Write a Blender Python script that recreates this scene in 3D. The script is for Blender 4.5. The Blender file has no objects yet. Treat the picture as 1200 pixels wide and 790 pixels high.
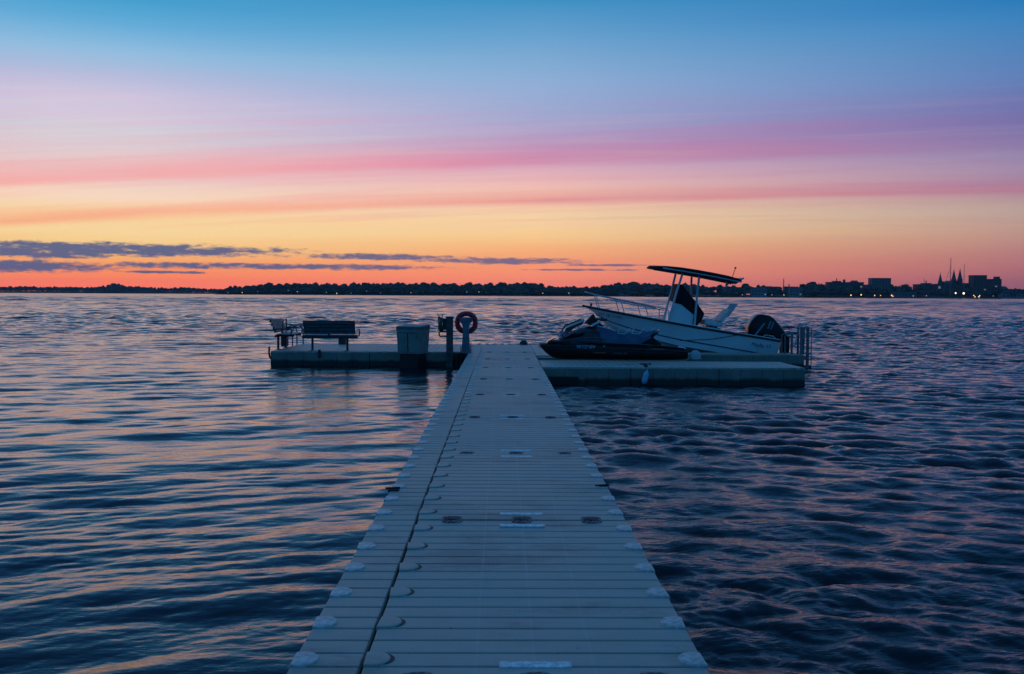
import bpy, bmesh, math, random
import numpy as np
from mathutils import Vector, Matrix, Euler
R = math.radians
random.seed(7)
S = bpy.context.scene
C = S.collection

# ------------------------------------------------------------------ render
S.render.engine = 'CYCLES'
S.view_settings.view_transform = 'Standard'
S.view_settings.look = 'None'
S.view_settings.exposure = 0.0
S.view_settings.gamma = 1.0
S.cycles.use_denoising = True
S.cycles.max_bounces = 6
S.cycles.sample_clamp_indirect = 4.0

WATER = 0.0
DECK = 0.42          # freeboard of the floating docks
EYE = 2.06
F = 1173.0

cam_d = bpy.data.cameras.new('camera')
cam = bpy.data.objects.new('camera', cam_d); C.objects.link(cam)
cam_d.lens = F / 1200 * 36; cam_d.sensor_width = 36
cam_d.clip_start = 0.05; cam_d.clip_end = 20000
yaw, pitch, roll = R(-0.586), R(-2.415), R(0.29)
m = Matrix.Rotation(yaw, 4, 'Z') @ Matrix.Rotation(R(90) + pitch, 4, 'X') @ Matrix.Rotation(roll, 4, 'Z')
cam.matrix_world = Matrix.Translation((0, 0, EYE)) @ m
S.camera = cam

def px2(px, Y):                      # metres to the side of the pier axis for a bearing at distance Y
    return (px - 588.0) / F * Y

# ------------------------------------------------------------------ node helper
class E:
    """tiny expression wrapper round Math nodes"""
    def __init__(s, nt, sock): s.nt = nt; s.s = sock
    def _op(s, op, *a, clamp=False):
        n = s.nt.nodes.new('ShaderNodeMath'); n.operation = op; n.use_clamp = clamp
        for i, v in enumerate((s,) + a):
            if isinstance(v, E): s.nt.links.new(v.s, n.inputs[i])
            else: n.inputs[i].default_value = v
        return E(s.nt, n.outputs[0])
    def __add__(s, o): return s._op('ADD', o)
    def __sub__(s, o): return s._op('SUBTRACT', o)
    def __mul__(s, o): return s._op('MULTIPLY', o)
    def __truediv__(s, o): return s._op('DIVIDE', o)
    def __neg__(s): return s._op('MULTIPLY', -1.0)
    def abs(s): return s._op('ABSOLUTE')
    def max(s, o): return s._op('MAXIMUM', o)
    def min(s, o): return s._op('MINIMUM', o)
    def sq(s): return s._op('MULTIPLY', s)
    def exp(s): return s._op('EXPONENT')
    def step(s, a, b, lo=0.0, hi=1.0, smooth=True):
        n = s.nt.nodes.new('ShaderNodeMapRange')
        n.interpolation_type = 'SMOOTHSTEP' if smooth else 'LINEAR'
        s.nt.links.new(s.s, n.inputs[0])
        for i, v in zip((1, 2, 3, 4), (a, b, lo, hi)): n.inputs[i].default_value = v
        return E(s.nt, n.outputs[0])

def lin(c):
    return tuple(((v / 255) / 12.92 if v / 255 <= 0.04045 else ((v / 255 + 0.055) / 1.055) ** 2.4) for v in c) + (1.0,)

def combine(nt, x, y, z):
    n = nt.nodes.new('ShaderNodeCombineXYZ')
    for i, v in enumerate((x, y, z)):
        if isinstance(v, E): nt.links.new(v.s, n.inputs[i])
        else: n.inputs[i].default_value = v
    return n.outputs[0]

def noise(nt, vec, scale, detail=3.0, rough=0.5, dist=0.0):
    n = nt.nodes.new('ShaderNodeTexNoise')
    nt.links.new(vec, n.inputs['Vector'])
    n.inputs['Scale'].default_value = scale; n.inputs['Detail'].default_value = detail
    n.inputs['Roughness'].default_value = rough; n.inputs['Distortion'].default_value = dist
    return E(nt, n.outputs[0])

def mixc(nt, fac, a, b):
    n = nt.nodes.new('ShaderNodeMix'); n.data_type = 'RGBA'
    if isinstance(fac, E): nt.links.new(fac.s, n.inputs[0])
    else: n.inputs[0].default_value = fac
    for i, v in ((6, a), (7, b)):
        if isinstance(v, (tuple, list)): n.inputs[i].default_value = v
        else: nt.links.new(v, n.inputs[i])
    return n.outputs[2]

def ramp(nt, fac, stops):
    n = nt.nodes.new('ShaderNodeValToRGB'); cr = n.color_ramp; cr.interpolation = 'B_SPLINE' if False else 'LINEAR'
    nt.links.new(fac.s, n.inputs[0])
    while len(cr.elements) < len(stops): cr.elements.new(0.5)
    for e, (p, c) in zip(cr.elements, stops): e.position = p; e.color = c
    return n.outputs[0]

# ------------------------------------------------------------------ world: dusk sky after sunset
W = bpy.data.worlds.new('World'); S.world = W; W.use_nodes = True
nt = W.node_tree; nt.nodes.clear()
tc = nt.nodes.new('ShaderNodeTexCoord')
sep = nt.nodes.new('ShaderNodeSeparateXYZ'); nt.links.new(tc.outputs['Generated'], sep.inputs[0])
dx, dy, dz = (E(nt, o) for o in sep.outputs)
DEG = 180 / math.pi
az = dx._op('ARCTAN2', dy) * DEG
el = dz.min(1.0).max(-1.0)._op('ARCSINE') * DEG

wob = noise(nt, combine(nt, az * 0.05, el * 0.25, 0.0), 1.0, 4.0, 0.55) - 0.5     # slow waver of the cloud veils
fine = noise(nt, combine(nt, az * 0.035, (el - az * 0.045) * 1.6, 3.0), 1.0, 4.0, 0.55) - 0.5
e1 = el + fine * 0.35
def sky_ramp(rows, top, az0=0.0, hor=344.7):
    """rows of (photo row, colour) read along one bearing az0 -> ramp over elevation (32 deg full scale)"""
    k = math.cos(R(az0))
    st = [(-0.0 if y >= hor else math.degrees(math.atan((hor - y) * k / F)) / 32.0, lin(c)) for y, c in rows] + [(0.70, lin(top[0])), (1.0, lin(top[1]))]
    return ramp(nt, e1.max(0.0) / 32.0, st)
ZEN = ((54, 120, 184), (46, 104, 164))
A = sky_ramp([(346, (300, 130, 92)), (328, (286, 140, 92)), (310, (264, 160, 92)), (290, (255, 204, 130)), (272, (255, 220, 158)),
              (250, (254, 216, 160)), (228, (252, 220, 194)), (204, (236, 206, 204)), (168, (222, 206, 214)), (150, (212, 208, 220)),
              (137, (214, 204, 224)), (111, (208, 198, 224)), (88, (180, 190, 222)), (60, (146, 190, 224)), (30, (104, 174, 218)), (0, (70, 160, 208))],
             ZEN, -22.6, 342.5)
B = sky_ramp([(346, (286, 136, 108)), (328, (272, 146, 110)), (306, (258, 162, 114)), (288, (255, 186, 126)), (275, (255, 208, 146)), (252, (252, 214, 166)),
              (238, (250, 204, 172)), (217, (244, 190, 180)), (199, (226, 176, 190)), (173, (190, 166, 200)), (142, (164, 170, 210)), (124, (156, 172, 212)),
              (97, (144, 176, 216)), (75, (130, 172, 212)), (44, (104, 162, 208)), (0, (60, 144, 196))], ZEN, 0.0, 344.7)
D = sky_ramp([(346, (164, 94, 106)), (332, (170, 98, 108)), (310, (184, 114, 118)), (288, (190, 134, 128)), (266, (196, 156, 140)), (244, (190, 164, 152)),
              (230, (180, 146, 154)), (208, (168, 138, 164)), (190, (158, 138, 172)), (177, (142, 130, 172)), (150, (118, 116, 172)), (115, (106, 120, 177)),
              (89, (94, 129, 186)), (53, (78, 131, 187)), (22, (58, 130, 190)), (0, (40, 122, 186))], ZEN, 27.0, 347.2)
BACK = sky_ramp([(346, (22, 96, 146)), (250, (22, 104, 160)), (120, (26, 110, 170)), (0, (32, 118, 180))], ZEN)
da = (az + 22.0).abs()
sky = mixc(nt, da.step(2.0, 24.0, smooth=False), A, B)
sky = mixc(nt, da.step(24.0, 50.0, smooth=False), sky, D)
sky = mixc(nt, da.step(46.0, 92.0), sky, BACK)
front = da.step(40.0, 75.0, 1.0, 0.0)
# fuzzy pink veils crossing the afterglow: crisp lower edge, soft upper fade
def veil(c0, c1, c2, height, gate, colour, amount, soft=0.30):
    global sky
    t = el - az * c1 - az.sq() * c2 - c0 + wob * 0.35 + fine * 0.25
    up = (t / height).step(0.0, 1.0, 1.0, 0.0); lo = t.step(-soft, soft)
    a = up * lo * gate * (wob * 1.3 + 0.95).max(0.0) * amount
    sky = mixc(nt, a.min(1.0), sky, colour)
warm = da.step(8.0, 50.0, smooth=False)
vc1 = mixc(nt, da.step(4.0, 24.0, smooth=False), lin((252, 156, 158)), mixc(nt, warm, lin((232, 146, 176)), lin((158, 108, 156))))
vc2 = mixc(nt, da.step(4.0, 24.0, smooth=False), lin((255, 168, 128)), mixc(nt, warm, lin((252, 148, 142)), lin((186, 104, 136))))
vc3 = mixc(nt, warm, lin((206, 150, 196)), lin((118, 104, 166)))
veil(7.9, 0.05, -0.0010, 2.6, front * az.step(-18.0, 4.0), vc3, 0.36, 0.5)
veil(7.25, 0.040, -0.0013, 1.9, front * az.step(8.0, 28.0, 1.0, 0.35), vc1, 0.85)
veil(5.1, 0.034, -0.0011, 1.05, front * az.step(-28.0, 0.0, 0.9, 0.85), vc2, 0.9, 0.24)
# thin fibrous streaks through the whole veil zone
fib = noise(nt, combine(nt, az * 0.05, (el - az * 0.040 + az.sq() * 0.0013) * 2.2, 5.0), 1.0, 5.0, 0.58, 0.4) - 0.5
fgate = el.step(2.5, 4.5) * el.step(8.0, 12.5, 1.0, 0.0) * front
sky = mixc(nt, (fib * 1.5).max(0.0).min(0.36) * fgate, sky, vc1)
sky = mixc(nt, (fib * -1.1).max(0.0).min(0.20) * fgate, sky, mixc(nt, warm, lin((250, 214, 196)), lin((176, 150, 176))))
# low slate cloud bars near the horizon, towards the sunset
cn = noise(nt, combine(nt, az * 1.15, el * 5.0, 1.7), 1.0, 9.0, 0.70) - 0.5
cn2 = noise(nt, combine(nt, az * 0.12, el * 1.5, 9.0), 1.0, 2.0, 0.5) - 0.5
field = None
for x0, x1, yc, hb in ((-190, 372, 297.0, 8.0), (-120, 170, 302, 6.0), (330, 560, 301, 4.2), (470, 700, 304.5, 4.4), (-160, 150, 316.5, 7.0),
                       (90, 560, 313, 4.2), (660, 775, 309, 1.6), (600, 770, 314.5, 1.4), (130, 260, 321, 1.8)):
    a0 = math.degrees(math.atan((x0 - 588) / F)); a1 = math.degrees(math.atan((x1 - 588) / F))
    ec = math.degrees(math.atan((344.0 - yc) / F)); hh = hb / 20.47
    f = (((az - (a0 + a1) / 2) / ((a1 - a0) / 2)).sq() * -1.0) - (((el - ec) / hh).sq()) + 1.0
    field = f if field is None else field.max(f)
field = field + cn * 3.6 + cn2 * 0.8 + az.step(-24.0, 2.0, 0.22, 0.0)
calpha = field.step(0.0, 1.0) * 0.95
ccol = mixc(nt, az.step(-20.0, 8.0), lin((86, 98, 138)), lin((126, 106, 134)))
sky = mixc(nt, calpha * front, sky, ccol)
sky = mixc(nt, el.step(-0.6, -2.5, 0.0, 1.0), sky, lin((16, 40, 62)))      # the lake beyond what is built
bg = nt.nodes.new('ShaderNodeBackground'); nt.links.new(sky, bg.inputs[0]); bg.inputs[1].default_value = 1.0
wo = nt.nodes.new('ShaderNodeOutputWorld'); nt.links.new(bg.outputs[0], wo.inputs[0])
W.cycles.sampling_method = 'MANUAL'; W.cycles.sample_map_resolution = 1024

# ------------------------------------------------------------------ materials
def mat(name, col, rough=0.5, metal=0.0, spec=0.5, var=0.12, vscale=3.0, bump=0.0, bscale=40.0, build=None, emit=None):
    m = bpy.data.materials.new(name); m.use_nodes = True
    n = m.node_tree; b = n.nodes['Principled BSDF']
    b.inputs['Roughness'].default_value = rough; b.inputs['Metallic'].default_value = metal
    b.inputs['Specular IOR Level'].default_value = spec
    t = n.nodes.new('ShaderNodeTexCoord')
    base = tuple(col) + (1.0,)
    if var:
        v = noise(n, t.outputs['Object'], vscale, 5.0, 0.6)
        dark = tuple(c * (1 - var * 1.6) for c in col) + (1.0,); lite = tuple(min(1, c * (1 + var)) for c in col) + (1.0,)
        o = mixc(n, v.step(0.3, 0.7), dark, lite)
        n.links.new(o, b.inputs['Base Color'])
    else:
        b.inputs['Base Color'].default_value = base
    if bump:
        h = noise(n, t.outputs['Object'], bscale, 3.0, 0.5)
        bn = n.nodes.new('ShaderNodeBump'); bn.inputs['Strength'].default_value = 1.0; bn.inputs['Distance'].default_value = bump
        n.links.new(h.s, bn.inputs['Height']); n.links.new(bn.outputs[0], b.inputs['Normal'])
    if emit:
        b.inputs['Emission Color'].default_value = tuple(emit[0]) + (1.0,); b.inputs['Emission Strength'].default_value = emit[1]
    return m

def deck_material(name, lines):
    """roto-moulded dock plastic: fine tread, mould lines, weathering, algae at the waterline"""
    m = bpy.data.materials.new(name); m.use_nodes = True
    n = m.node_tree; b = n.nodes['Principled BSDF']
    g = n.nodes.new('ShaderNodeNewGeometry'); t = n.nodes.new('ShaderNodeTexCoord')
    sp = n.nodes.new('ShaderNodeSeparateXYZ'); n.links.new(g.outputs['Position'], sp.inputs[0])
    x, y, z = (E(n, o) for o in sp.outputs)
    big = noise(n, g.outputs['Position'], 0.9, 5.0, 0.6); med = noise(n, g.outputs['Position'], 6.0, 5.0, 0.65)
    streak = noise(n, combine(n, x * 1.2, y * 9.0, z), 1.0, 3.0, 0.5)
    k = (big - 0.5) * 0.30 + (med - 0.5) * 0.22 + (streak - 0.5) * 0.25 + 0.5
    col = mixc(n, k.step(0.30, 0.70, smooth=False), (0.375, 0.318, 0.250, 1), (0.60, 0.51, 0.40, 1))
    oi = n.nodes.new('ShaderNodeObjectInfo')
    tone = E(n, oi.outputs['Random'])
    col = mixc(n, tone * 0.30, col, (0.30, 0.275, 0.23, 1))
    stain = noise(n, combine(n, x * 0.9, y * 1.6, z), 1.0, 6.0, 0.68)
    col = mixc(n, stain.step(0.50, 0.66) * 0.75, col, (0.25, 0.22, 0.18, 1))
    drop = noise(n, g.outputs['Position'], 5.3, 3.0, 0.75)
    col = mixc(n, drop.step(0.715, 0.745) * 0.7, col, (0.66, 0.65, 0.62, 1))
    # scuffs and pale water marks
    sc = noise(n, combine(n, x * 2.0, y * 14.0, z), 1.0, 6.0, 0.7)
    col = mixc(n, sc.step(0.56, 0.72) * 0.6, col, (0.48, 0.46, 0.43, 1))
    spot = noise(n, g.outputs['Position'], 21.0, 4.0, 0.6)
    col = mixc(n, spot.step(0.66, 0.74) * 0.5, col, (0.15, 0.15, 0.14, 1))
    for lx in lines:
        a = (x - lx).abs().step(0.006, 0.012, 1.0, 0.0) * (med - 0.15).max(0.0)
        col = mixc(n, (a * 0.5).min(0.3), col, (0.56, 0.54, 0.50, 1))
    side_shade = noise(n, combine(n, x * 2.2, y * 2.2, z * 1.2), 1.0, 5.0, 0.65)
    col = mixc(n, z.step(DECK - 0.012, DECK - 0.05) * (side_shade * 0.8 + 0.35).min(1.0), col, (0.15, 0.145, 0.125, 1))     # shade painted into the colour of the float sides, mottled
    alg = noise(n, combine(n, x * 3.0, y * 3.0, z * 0.8), 1.0, 4.0, 0.6)
    am = (z - alg * 0.16).step(0.10, 0.0)
    am = (z + (alg - 0.5) * 0.16).step(0.11, 0.21, 1.0, 0.0)
    col = mixc(n, am, col, (0.018, 0.022, 0.018, 1))
    n.links.new(col, b.inputs['Base Color'])
    rr = (big - 0.5) * 0.25 + 0.5
    n.links.new(rr.s, b.inputs['Roughness'])
    tr = (x * (2 * math.pi / 0.024))._op('SINE') * 0.5 + (y * (2 * math.pi / 0.021))._op('SINE') * 0.5
    hgt = tr * 0.25 + med * 1.2 + noise(n, g.outputs['Position'], 60.0, 2.0) * 0.6
    bn = n.nodes.new('ShaderNodeBump'); bn.inputs['Distance'].default_value = 0.0022; bn.inputs['Strength'].default_value = 1.0
    n.links.new(hgt.s, bn.inputs['Height']); n.links.new(bn.outputs[0], b.inputs['Normal'])
    return m

PX0, PX1 = -0.61, 0.915          # main sections
SX0, SX1 = -0.93, -0.620         # narrow side sections
PC = (PX0 + PX1) / 2
M = {}
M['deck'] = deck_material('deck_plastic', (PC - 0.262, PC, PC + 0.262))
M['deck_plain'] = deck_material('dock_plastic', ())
M['cap'] = mat('cap_plastic', (0.60, 0.55, 0.49), 0.45, var=0.22, vscale=30, bump=0.001, bscale=30)
M['grit'] = mat('grit_strip', (0.88, 0.80, 0.76), 0.55, var=0.25, vscale=25, bump=0.002, bscale=120)
M['rust'] = mat('pocket_rust', (0.17, 0.06, 0.055), 0.8, var=0.7, vscale=30, bump=0.003, bscale=60)
M['pocket'] = mat('pocket_dark', (0.34, 0.19, 0.17), 0.8, var=0.6, vscale=28)
M['rubber'] = mat('black_rubber', (0.012, 0.012, 0.013), 0.6, var=0.2, vscale=10)
M['black'] = mat('black_gelcoat', (0.007, 0.007, 0.009), 0.32, 0.0, 0.28, var=0.1, vscale=4)
M['blackcloth'] = mat('black_canvas', (0.010, 0.010, 0.014), 0.85, var=0.3, vscale=6, bump=0.01, bscale=9)
M['white'] = mat('white_gelcoat', (0.74, 0.76, 0.76), 0.25, var=0.05, vscale=1.5)
M['offwhite'] = mat('white_vinyl', (0.62, 0.63, 0.62), 0.5, var=0.1, vscale=7, bump=0.004, bscale=14)
M['alu'] = mat('anodised_tube', (0.55, 0.57, 0.60), 0.3, 0.85, var=0.08)
M['tube'] = mat('white_tube', (0.62, 0.65, 0.68), 0.35, 0.0, var=0.06)
M['steel'] = mat('galvanised_steel', (0.16, 0.18, 0.20), 0.45, 0.6, var=0.2, vscale=12)
M['darksteel'] = mat('dark_steel', (0.035, 0.045, 0.055), 0.5, 0.3, var=0.2, vscale=12)
M['seatblue'] = mat('seat_cover', (0.035, 0.095, 0.17), 0.5, var=0.15, vscale=5, bump=0.006, bscale=10)
M['skihood'] = mat('hood_paint', (0.010, 0.015, 0.025), 0.2, var=0.1)
M['skiwhite'] = mat('pale_trim', (0.62, 0.66, 0.70), 0.4, var=0.05)
M['bronze'] = mat('bronze_trim', (0.22, 0.15, 0.10), 0.4, var=0.1)
M['motor'] = mat('grey_blue_stripe', (0.20, 0.26, 0.34), 0.4, var=0.1)
M['orange'] = mat('orange_decal', (0.35, 0.06, 0.02), 0.4, var=0.1)
M['decal'] = mat('blue_white_decal', (0.42, 0.56, 0.80), 0.4, var=0.05)
M['purple'] = mat('dark_purple_decal', (0.05, 0.03, 0.09), 0.4, var=0.05)
M['slat'] = mat('bench_slat', (0.07, 0.085, 0.095), 0.55, var=0.25, vscale=9, bump=0.003, bscale=25)
M['slatgrey'] = mat('bench_seat_grey', (0.26, 0.27, 0.26), 0.55, var=0.2, vscale=9, bump=0.003, bscale=25)
M['box'] = mat('box_fibreglass', (0.20, 0.25, 0.225), 0.5, var=0.14, vscale=3, bump=0.002, bscale=30)
M['boxlid'] = mat('box_lid_fibreglass', (0.11, 0.15, 0.155), 0.5, var=0.14, vscale=3)
M['wood'] = mat('post_weathered', (0.10, 0.105, 0.10), 0.75, var=0.35, vscale=8, bump=0.006, bscale=20)
M['postblue'] = mat('post_blue_grey', (0.10, 0.15, 0.19), 0.6, var=0.2, vscale=7)
M['hose'] = mat('hose_green', (0.03, 0.10, 0.05), 0.5, var=0.2, vscale=15)
M['red'] = mat('ring_red', (0.62, 0.016, 0.03), 0.5, var=0.2, vscale=8)
M['ringwhite'] = mat('ring_white_band', (0.62, 0.60, 0.60), 0.5, var=0.1)
M['fender'] = mat('fender_vinyl', (0.36, 0.56, 0.72), 0.4, var=0.1, vscale=9)
M['rope'] = mat('rope', (0.45, 0.43, 0.40), 0.9, var=0.2, vscale=40)
M['pale'] = mat('pale_float_plastic', (0.42, 0.45, 0.46), 0.5, var=0.12)
M['ground'] = mat('shore_earth', (0.055, 0.065, 0.05), 0.9, var=0.4, vscale=0.03)
M['leaf'] = mat('far_foliage', (0.045, 0.065, 0.045), 0.9, var=0.5, vscale=0.08)
M['trunk'] = mat('bark', (0.06, 0.05, 0.045), 0.9, var=0.3)
M['brick'] = mat('far_brick', (0.10, 0.07, 0.065), 0.85, var=0.15, vscale=0.3)
M['concrete'] = mat('far_concrete', (0.15, 0.145, 0.145), 0.85, var=0.12, vscale=0.3)
M['render'] = mat('far_render', (0.24, 0.25, 0.26), 0.85, var=0.12, vscale=0.3)
M['slate'] = mat('far_slate', (0.07, 0.075, 0.09), 0.7, var=0.15, vscale=0.5)
M['glass'] = mat('far_glass', (0.05, 0.055, 0.06), 0.25, var=0.0)
M['lampwarm'] = mat('lamp_glow_warm', (0.9, 0.7, 0.4), 0.5, var=0.0, emit=((1.0, 0.55, 0.2), 1.9))
M['lampwhite'] = mat('lamp_glow_white', (0.9, 0.8, 0.7), 0.5, var=0.0, emit=((1.0, 0.74, 0.56), 2.2))
M['lampcool'] = mat('lamp_glow_cool', (0.7, 0.8, 0.9), 0.5, var=0.0, emit=((0.55, 0.75, 0.95), 0.5))
M['litwin'] = mat('lit_window_glow', (0.9, 0.7, 0.4), 0.5, var=0.0, emit=((1.0, 0.62, 0.32), 0.12))

# ------------------------------------------------------------------ mesh builder
class MB:
    def __init__(s): s.v = []; s.f = []; s.mi = []; s.cur = 0; s.smooth = []
    def add(s, verts, faces, smooth=False):
        o = len(s.v); s.v += [tuple(p) for p in verts]
        for f in faces: s.f.append(tuple(i + o for i in f)); s.mi.append(s.cur); s.smooth.append(smooth)
        return s
    def box(s, x0, x1, y0, y1, z0, z1, ch=0.0, mtx=None):
        """box with chamfered edges (ch)"""
        if ch <= 0:
            vs = [(x, y, z) for z in (z0, z1) for y in (y0, y1) for x in (x0, x1)]
            fs = [(0, 2, 3, 1), (4, 5, 7, 6), (0, 1, 5, 4), (2, 6, 7, 3), (0, 4, 6, 2), (1, 3, 7, 5)]
        else:
            bm = bmesh.new(); bmesh.ops.create_cube(bm, size=1.0)
            for v in bm.verts: v.co = Vector(((x0 + x1) / 2 + v.co.x * (x1 - x0), (y0 + y1) / 2 + v.co.y * (y1 - y0), (z0 + z1) / 2 + v.co.z * (z1 - z0)))
            bmesh.ops.bevel(bm, geom=bm.edges[:], offset=ch, segments=1 if ch < 0.012 else 2, affect='EDGES', profile=0.5)
            bm.verts.index_update()
            vs = [v.co.copy() for v in bm.verts]; fs = [tuple(v.index for v in f.verts) for f in bm.faces]; bm.free()
        if mtx is not None: vs = [mtx @ Vector(p) for p in vs]
        return s.add(vs, fs)
    def tube(s, pts, r, n=8, closed=False, caps=True):
        pts = [Vector(p) for p in pts]; N = len(pts)
        rs = r if isinstance(r, (list, tuple)) else [r] * N
        vs = []; up = Vector((0, 0, 1)); prev = None
        for i, p in enumerate(pts):
            if closed: t = pts[(i + 1) % N] - pts[i - 1]
            else: t = pts[min(i + 1, N - 1)] - pts[max(i - 1, 0)]
            t.normalize()
            a = prev if prev is not None else (up if abs(t.dot(up)) < 0.9 else Vector((1, 0, 0)))
            u = (a - t * a.dot(t))
            if u.length < 1e-5: u = t.orthogonal()
            u.normalize(); w = t.cross(u); prev = u
            for k in range(n):
                an = 2 * math.pi * k / n
                vs.append(p + (u * math.cos(an) + w * math.sin(an)) * rs[i])
        fs = []
        for i in range(N if closed else N - 1):
            for k in range(n):
                a, b = i * n + k, i * n + (k + 1) % n
                c, d = ((i + 1) % N) * n + (k + 1) % n, ((i + 1) % N) * n + k
                fs.append((a, b, c, d))
        s.add(vs, fs, True)
        if caps and not closed:
            s.add(vs[:n], [tuple(range(n))[::-1]]); s.add(vs[-n:], [tuple(range(n))])
        return s
    def lathe(s, prof, n=20, mtx=None):
        """profile of (r, z) round z"""
        vs = []; fs = []
        for r, z in prof:
            for k in range(n):
                a = 2 * math.pi * k / n; p = Vector((r * math.cos(a), r * math.sin(a), z))
                vs.append(mtx @ p if mtx is not None else p)
        for i in range(len(prof) - 1):
            for k in range(n):
                fs.append((i * n + k, i * n + (k + 1) % n, (i + 1) * n + (k + 1) % n, (i + 1) * n + k))
        s.add(vs, fs, True)
        s.add(vs[:n], [tuple(range(n))[::-1]]); s.add(vs[-n:], [tuple(range(n))])
        return s
    def loft(s, secs, closed_ring=True, caps=True, smooth=True):
        n = len(secs[0]); vs = [p for q in secs for p in q]; fs = []
        for i in range(len(secs) - 1):
            for k in range(n if closed_ring else n - 1):
                fs.append((i * n + k, i * n + (k + 1) % n, (i + 1) * n + (k + 1) % n, (i + 1) * n + k))
        s.add(vs, fs, smooth)
        if caps and closed_ring:
            s.add(secs[0], [tuple(range(n))[::-1]]); s.add(secs[-1], [tuple(range(n))])
        return s
    def prism(s, poly, y0, y1, taper=0.0, inset=0.0):
        """polygon of (x,z) between y0 and y1 with an inset rounding ring at each side"""
        cx = sum(p[0] for p in poly) / len(poly); cz = sum(p[1] for p in poly) / len(poly)
        def ring(y, k): return [(cx + (x - cx) * k, y, cz + (z - cz) * k) for x, z in poly]
        e = (y1 - y0) * 0.14
        if inset: secs = [ring(y0, 1 - inset), ring(y0 + e * 0.4, 1 - inset * 0.35), ring(y0 + e, 1), ring(y1 - e, 1), ring(y1 - e * 0.4, 1 - inset * 0.35), ring(y1, 1 - inset)]
        else: secs = [ring(y0, 1), ring(y1, 1)]
        return s.loft(secs, smooth=bool(inset))
    def build(s, name, m, parent=None, loc=None, recalc=True):
        me = bpy.data.meshes.new(name); me.from_pydata([tuple(p) for p in s.v], [], s.f)
        ms = m if isinstance(m, (list, tuple)) else [m]
        for q in ms: me.materials.append(q)
        me.polygons.foreach_set('material_index', s.mi); me.polygons.foreach_set('use_smooth', s.smooth)
        if recalc:
            bm = bmesh.new(); bm.from_mesh(me); bmesh.ops.remove_doubles(bm, verts=bm.verts[:], dist=1e-5)
            bmesh.ops.recalc_face_normals(bm, faces=bm.faces[:]); bm.to_mesh(me); bm.free()
        me.update()
        if any(s.smooth):
            try: me.set_sharp_from_angle(angle=R(42))
            except Exception: pass
        o = bpy.data.objects.new(name, me); C.objects.link(o)
        if parent: o.parent = parent
        if loc: o.location = loc
        return o

def tag(o, label=None, cat=None, group=None, kind=None):
    if label: o['label'] = label
    if cat: o['category'] = cat
    if group: o['group'] = group
    if kind: o['kind'] = kind
    return o
def thing(name, label, cat, loc=(0, 0, 0), rot=(0, 0, 0), group=None):
    o = bpy.data.objects.new(name, None); C.objects.link(o); o.empty_display_size = 0.2
    o.location = loc; o.rotation_euler = rot
    return tag(o, label, cat, group)
def copy_child(o, parent, loc=None):
    c = o.copy(); C.objects.link(c); c.parent = parent
    if loc is not None: c.location = loc
    return c
def text(name, body, size, m, parent, loc, rot, depth=0.002):
    cu = bpy.data.curves.new(name, 'FONT'); cu.body = body; cu.size = size; cu.extrude = depth
    cu.align_x = 'CENTER'; cu.align_y = 'CENTER'; cu.materials.append(m)
    tmp = bpy.data.objects.new(name, cu); C.objects.link(tmp); bpy.context.view_layer.update()
    me = bpy.data.meshes.new_from_object(tmp.evaluated_get(bpy.context.evaluated_depsgraph_get())); bpy.data.objects.remove(tmp); bpy.data.curves.remove(cu)
    o = bpy.data.objects.new(name, me); C.objects.link(o); o.parent = parent; o.location = loc; o.rotation_euler = rot
    return o

# ------------------------------------------------------------------ floating dock pieces
PITCH, GROOVE = 3.05 / 18, 0.019
def float_section(mb, x0, x1, y0, y1, z, ribs='y', skirt=0.62, ch=0.012):
    """one float: hollow-looking body with a ribbed tread on top; ribs run across X ('y': repeated along y)"""
    mb.box(x0, x1, y0 + 0.004, y1 - 0.004, z - skirt, z - 0.011, 0.015)
    L = (y1 - y0) if ribs == 'y' else (x1 - x0)
    n = max(1, round(L / PITCH)); p = L / n
    for i in range(n):
        a, b = i * p + GROOVE / 2, (i + 1) * p - GROOVE / 2
        if ribs == 'y': mb.box(x0 + 0.004, x1 - 0.004, y0 + a, y0 + b, z - 0.02, z, 0.0045)
        else: mb.box(x0 + a, x0 + b, y0 + 0.004, y1 - 0.004, z - 0.02, z, 0.0045)
def side_ribs(mb, x0, x1, y, z, step=0.508):
    """upright ribs and connector recesses along the long face at y"""
    n = max(1, round((x1 - x0) / step)); p = (x1 - x0) / n
    for i in range(n):
        mb.box(x0 + i * p + 0.004, x0 + (i + 1) * p - 0.004, y - 0.012, y + 0.05, z - 0.55, z - 0.03, 0.004)
def cap_mesh(mb, sgn):
    """D-shaped connector cap: flat at the dock edge, round inboard; sgn = direction inboard"""
    n = 14; r = 0.084; out = []
    for i in range(n + 1):
        a = -math.pi / 2 + math.pi * i / n
        out.append((sgn * (0.026 + r * math.copysign(abs(math.cos(a)) ** 0.8, math.cos(a))), r * math.sin(a)))
    out = [(-sgn * 0.004, -r * .96)] + out + [(-sgn * 0.004, r * .96)]
    cx = sgn * 0.045
    secs = [[(x, y, -0.02) for x, y in out], [(x, y, 0.003) for x, y in out],
            [(cx + (x - cx) * 0.94, y * 0.94, 0.0075) for x, y in out], [(cx + (x - cx) * 0.80, y * 0.80, 0.0085) for x, y in out]]
    mb.loft(secs, smooth=False)
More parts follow.
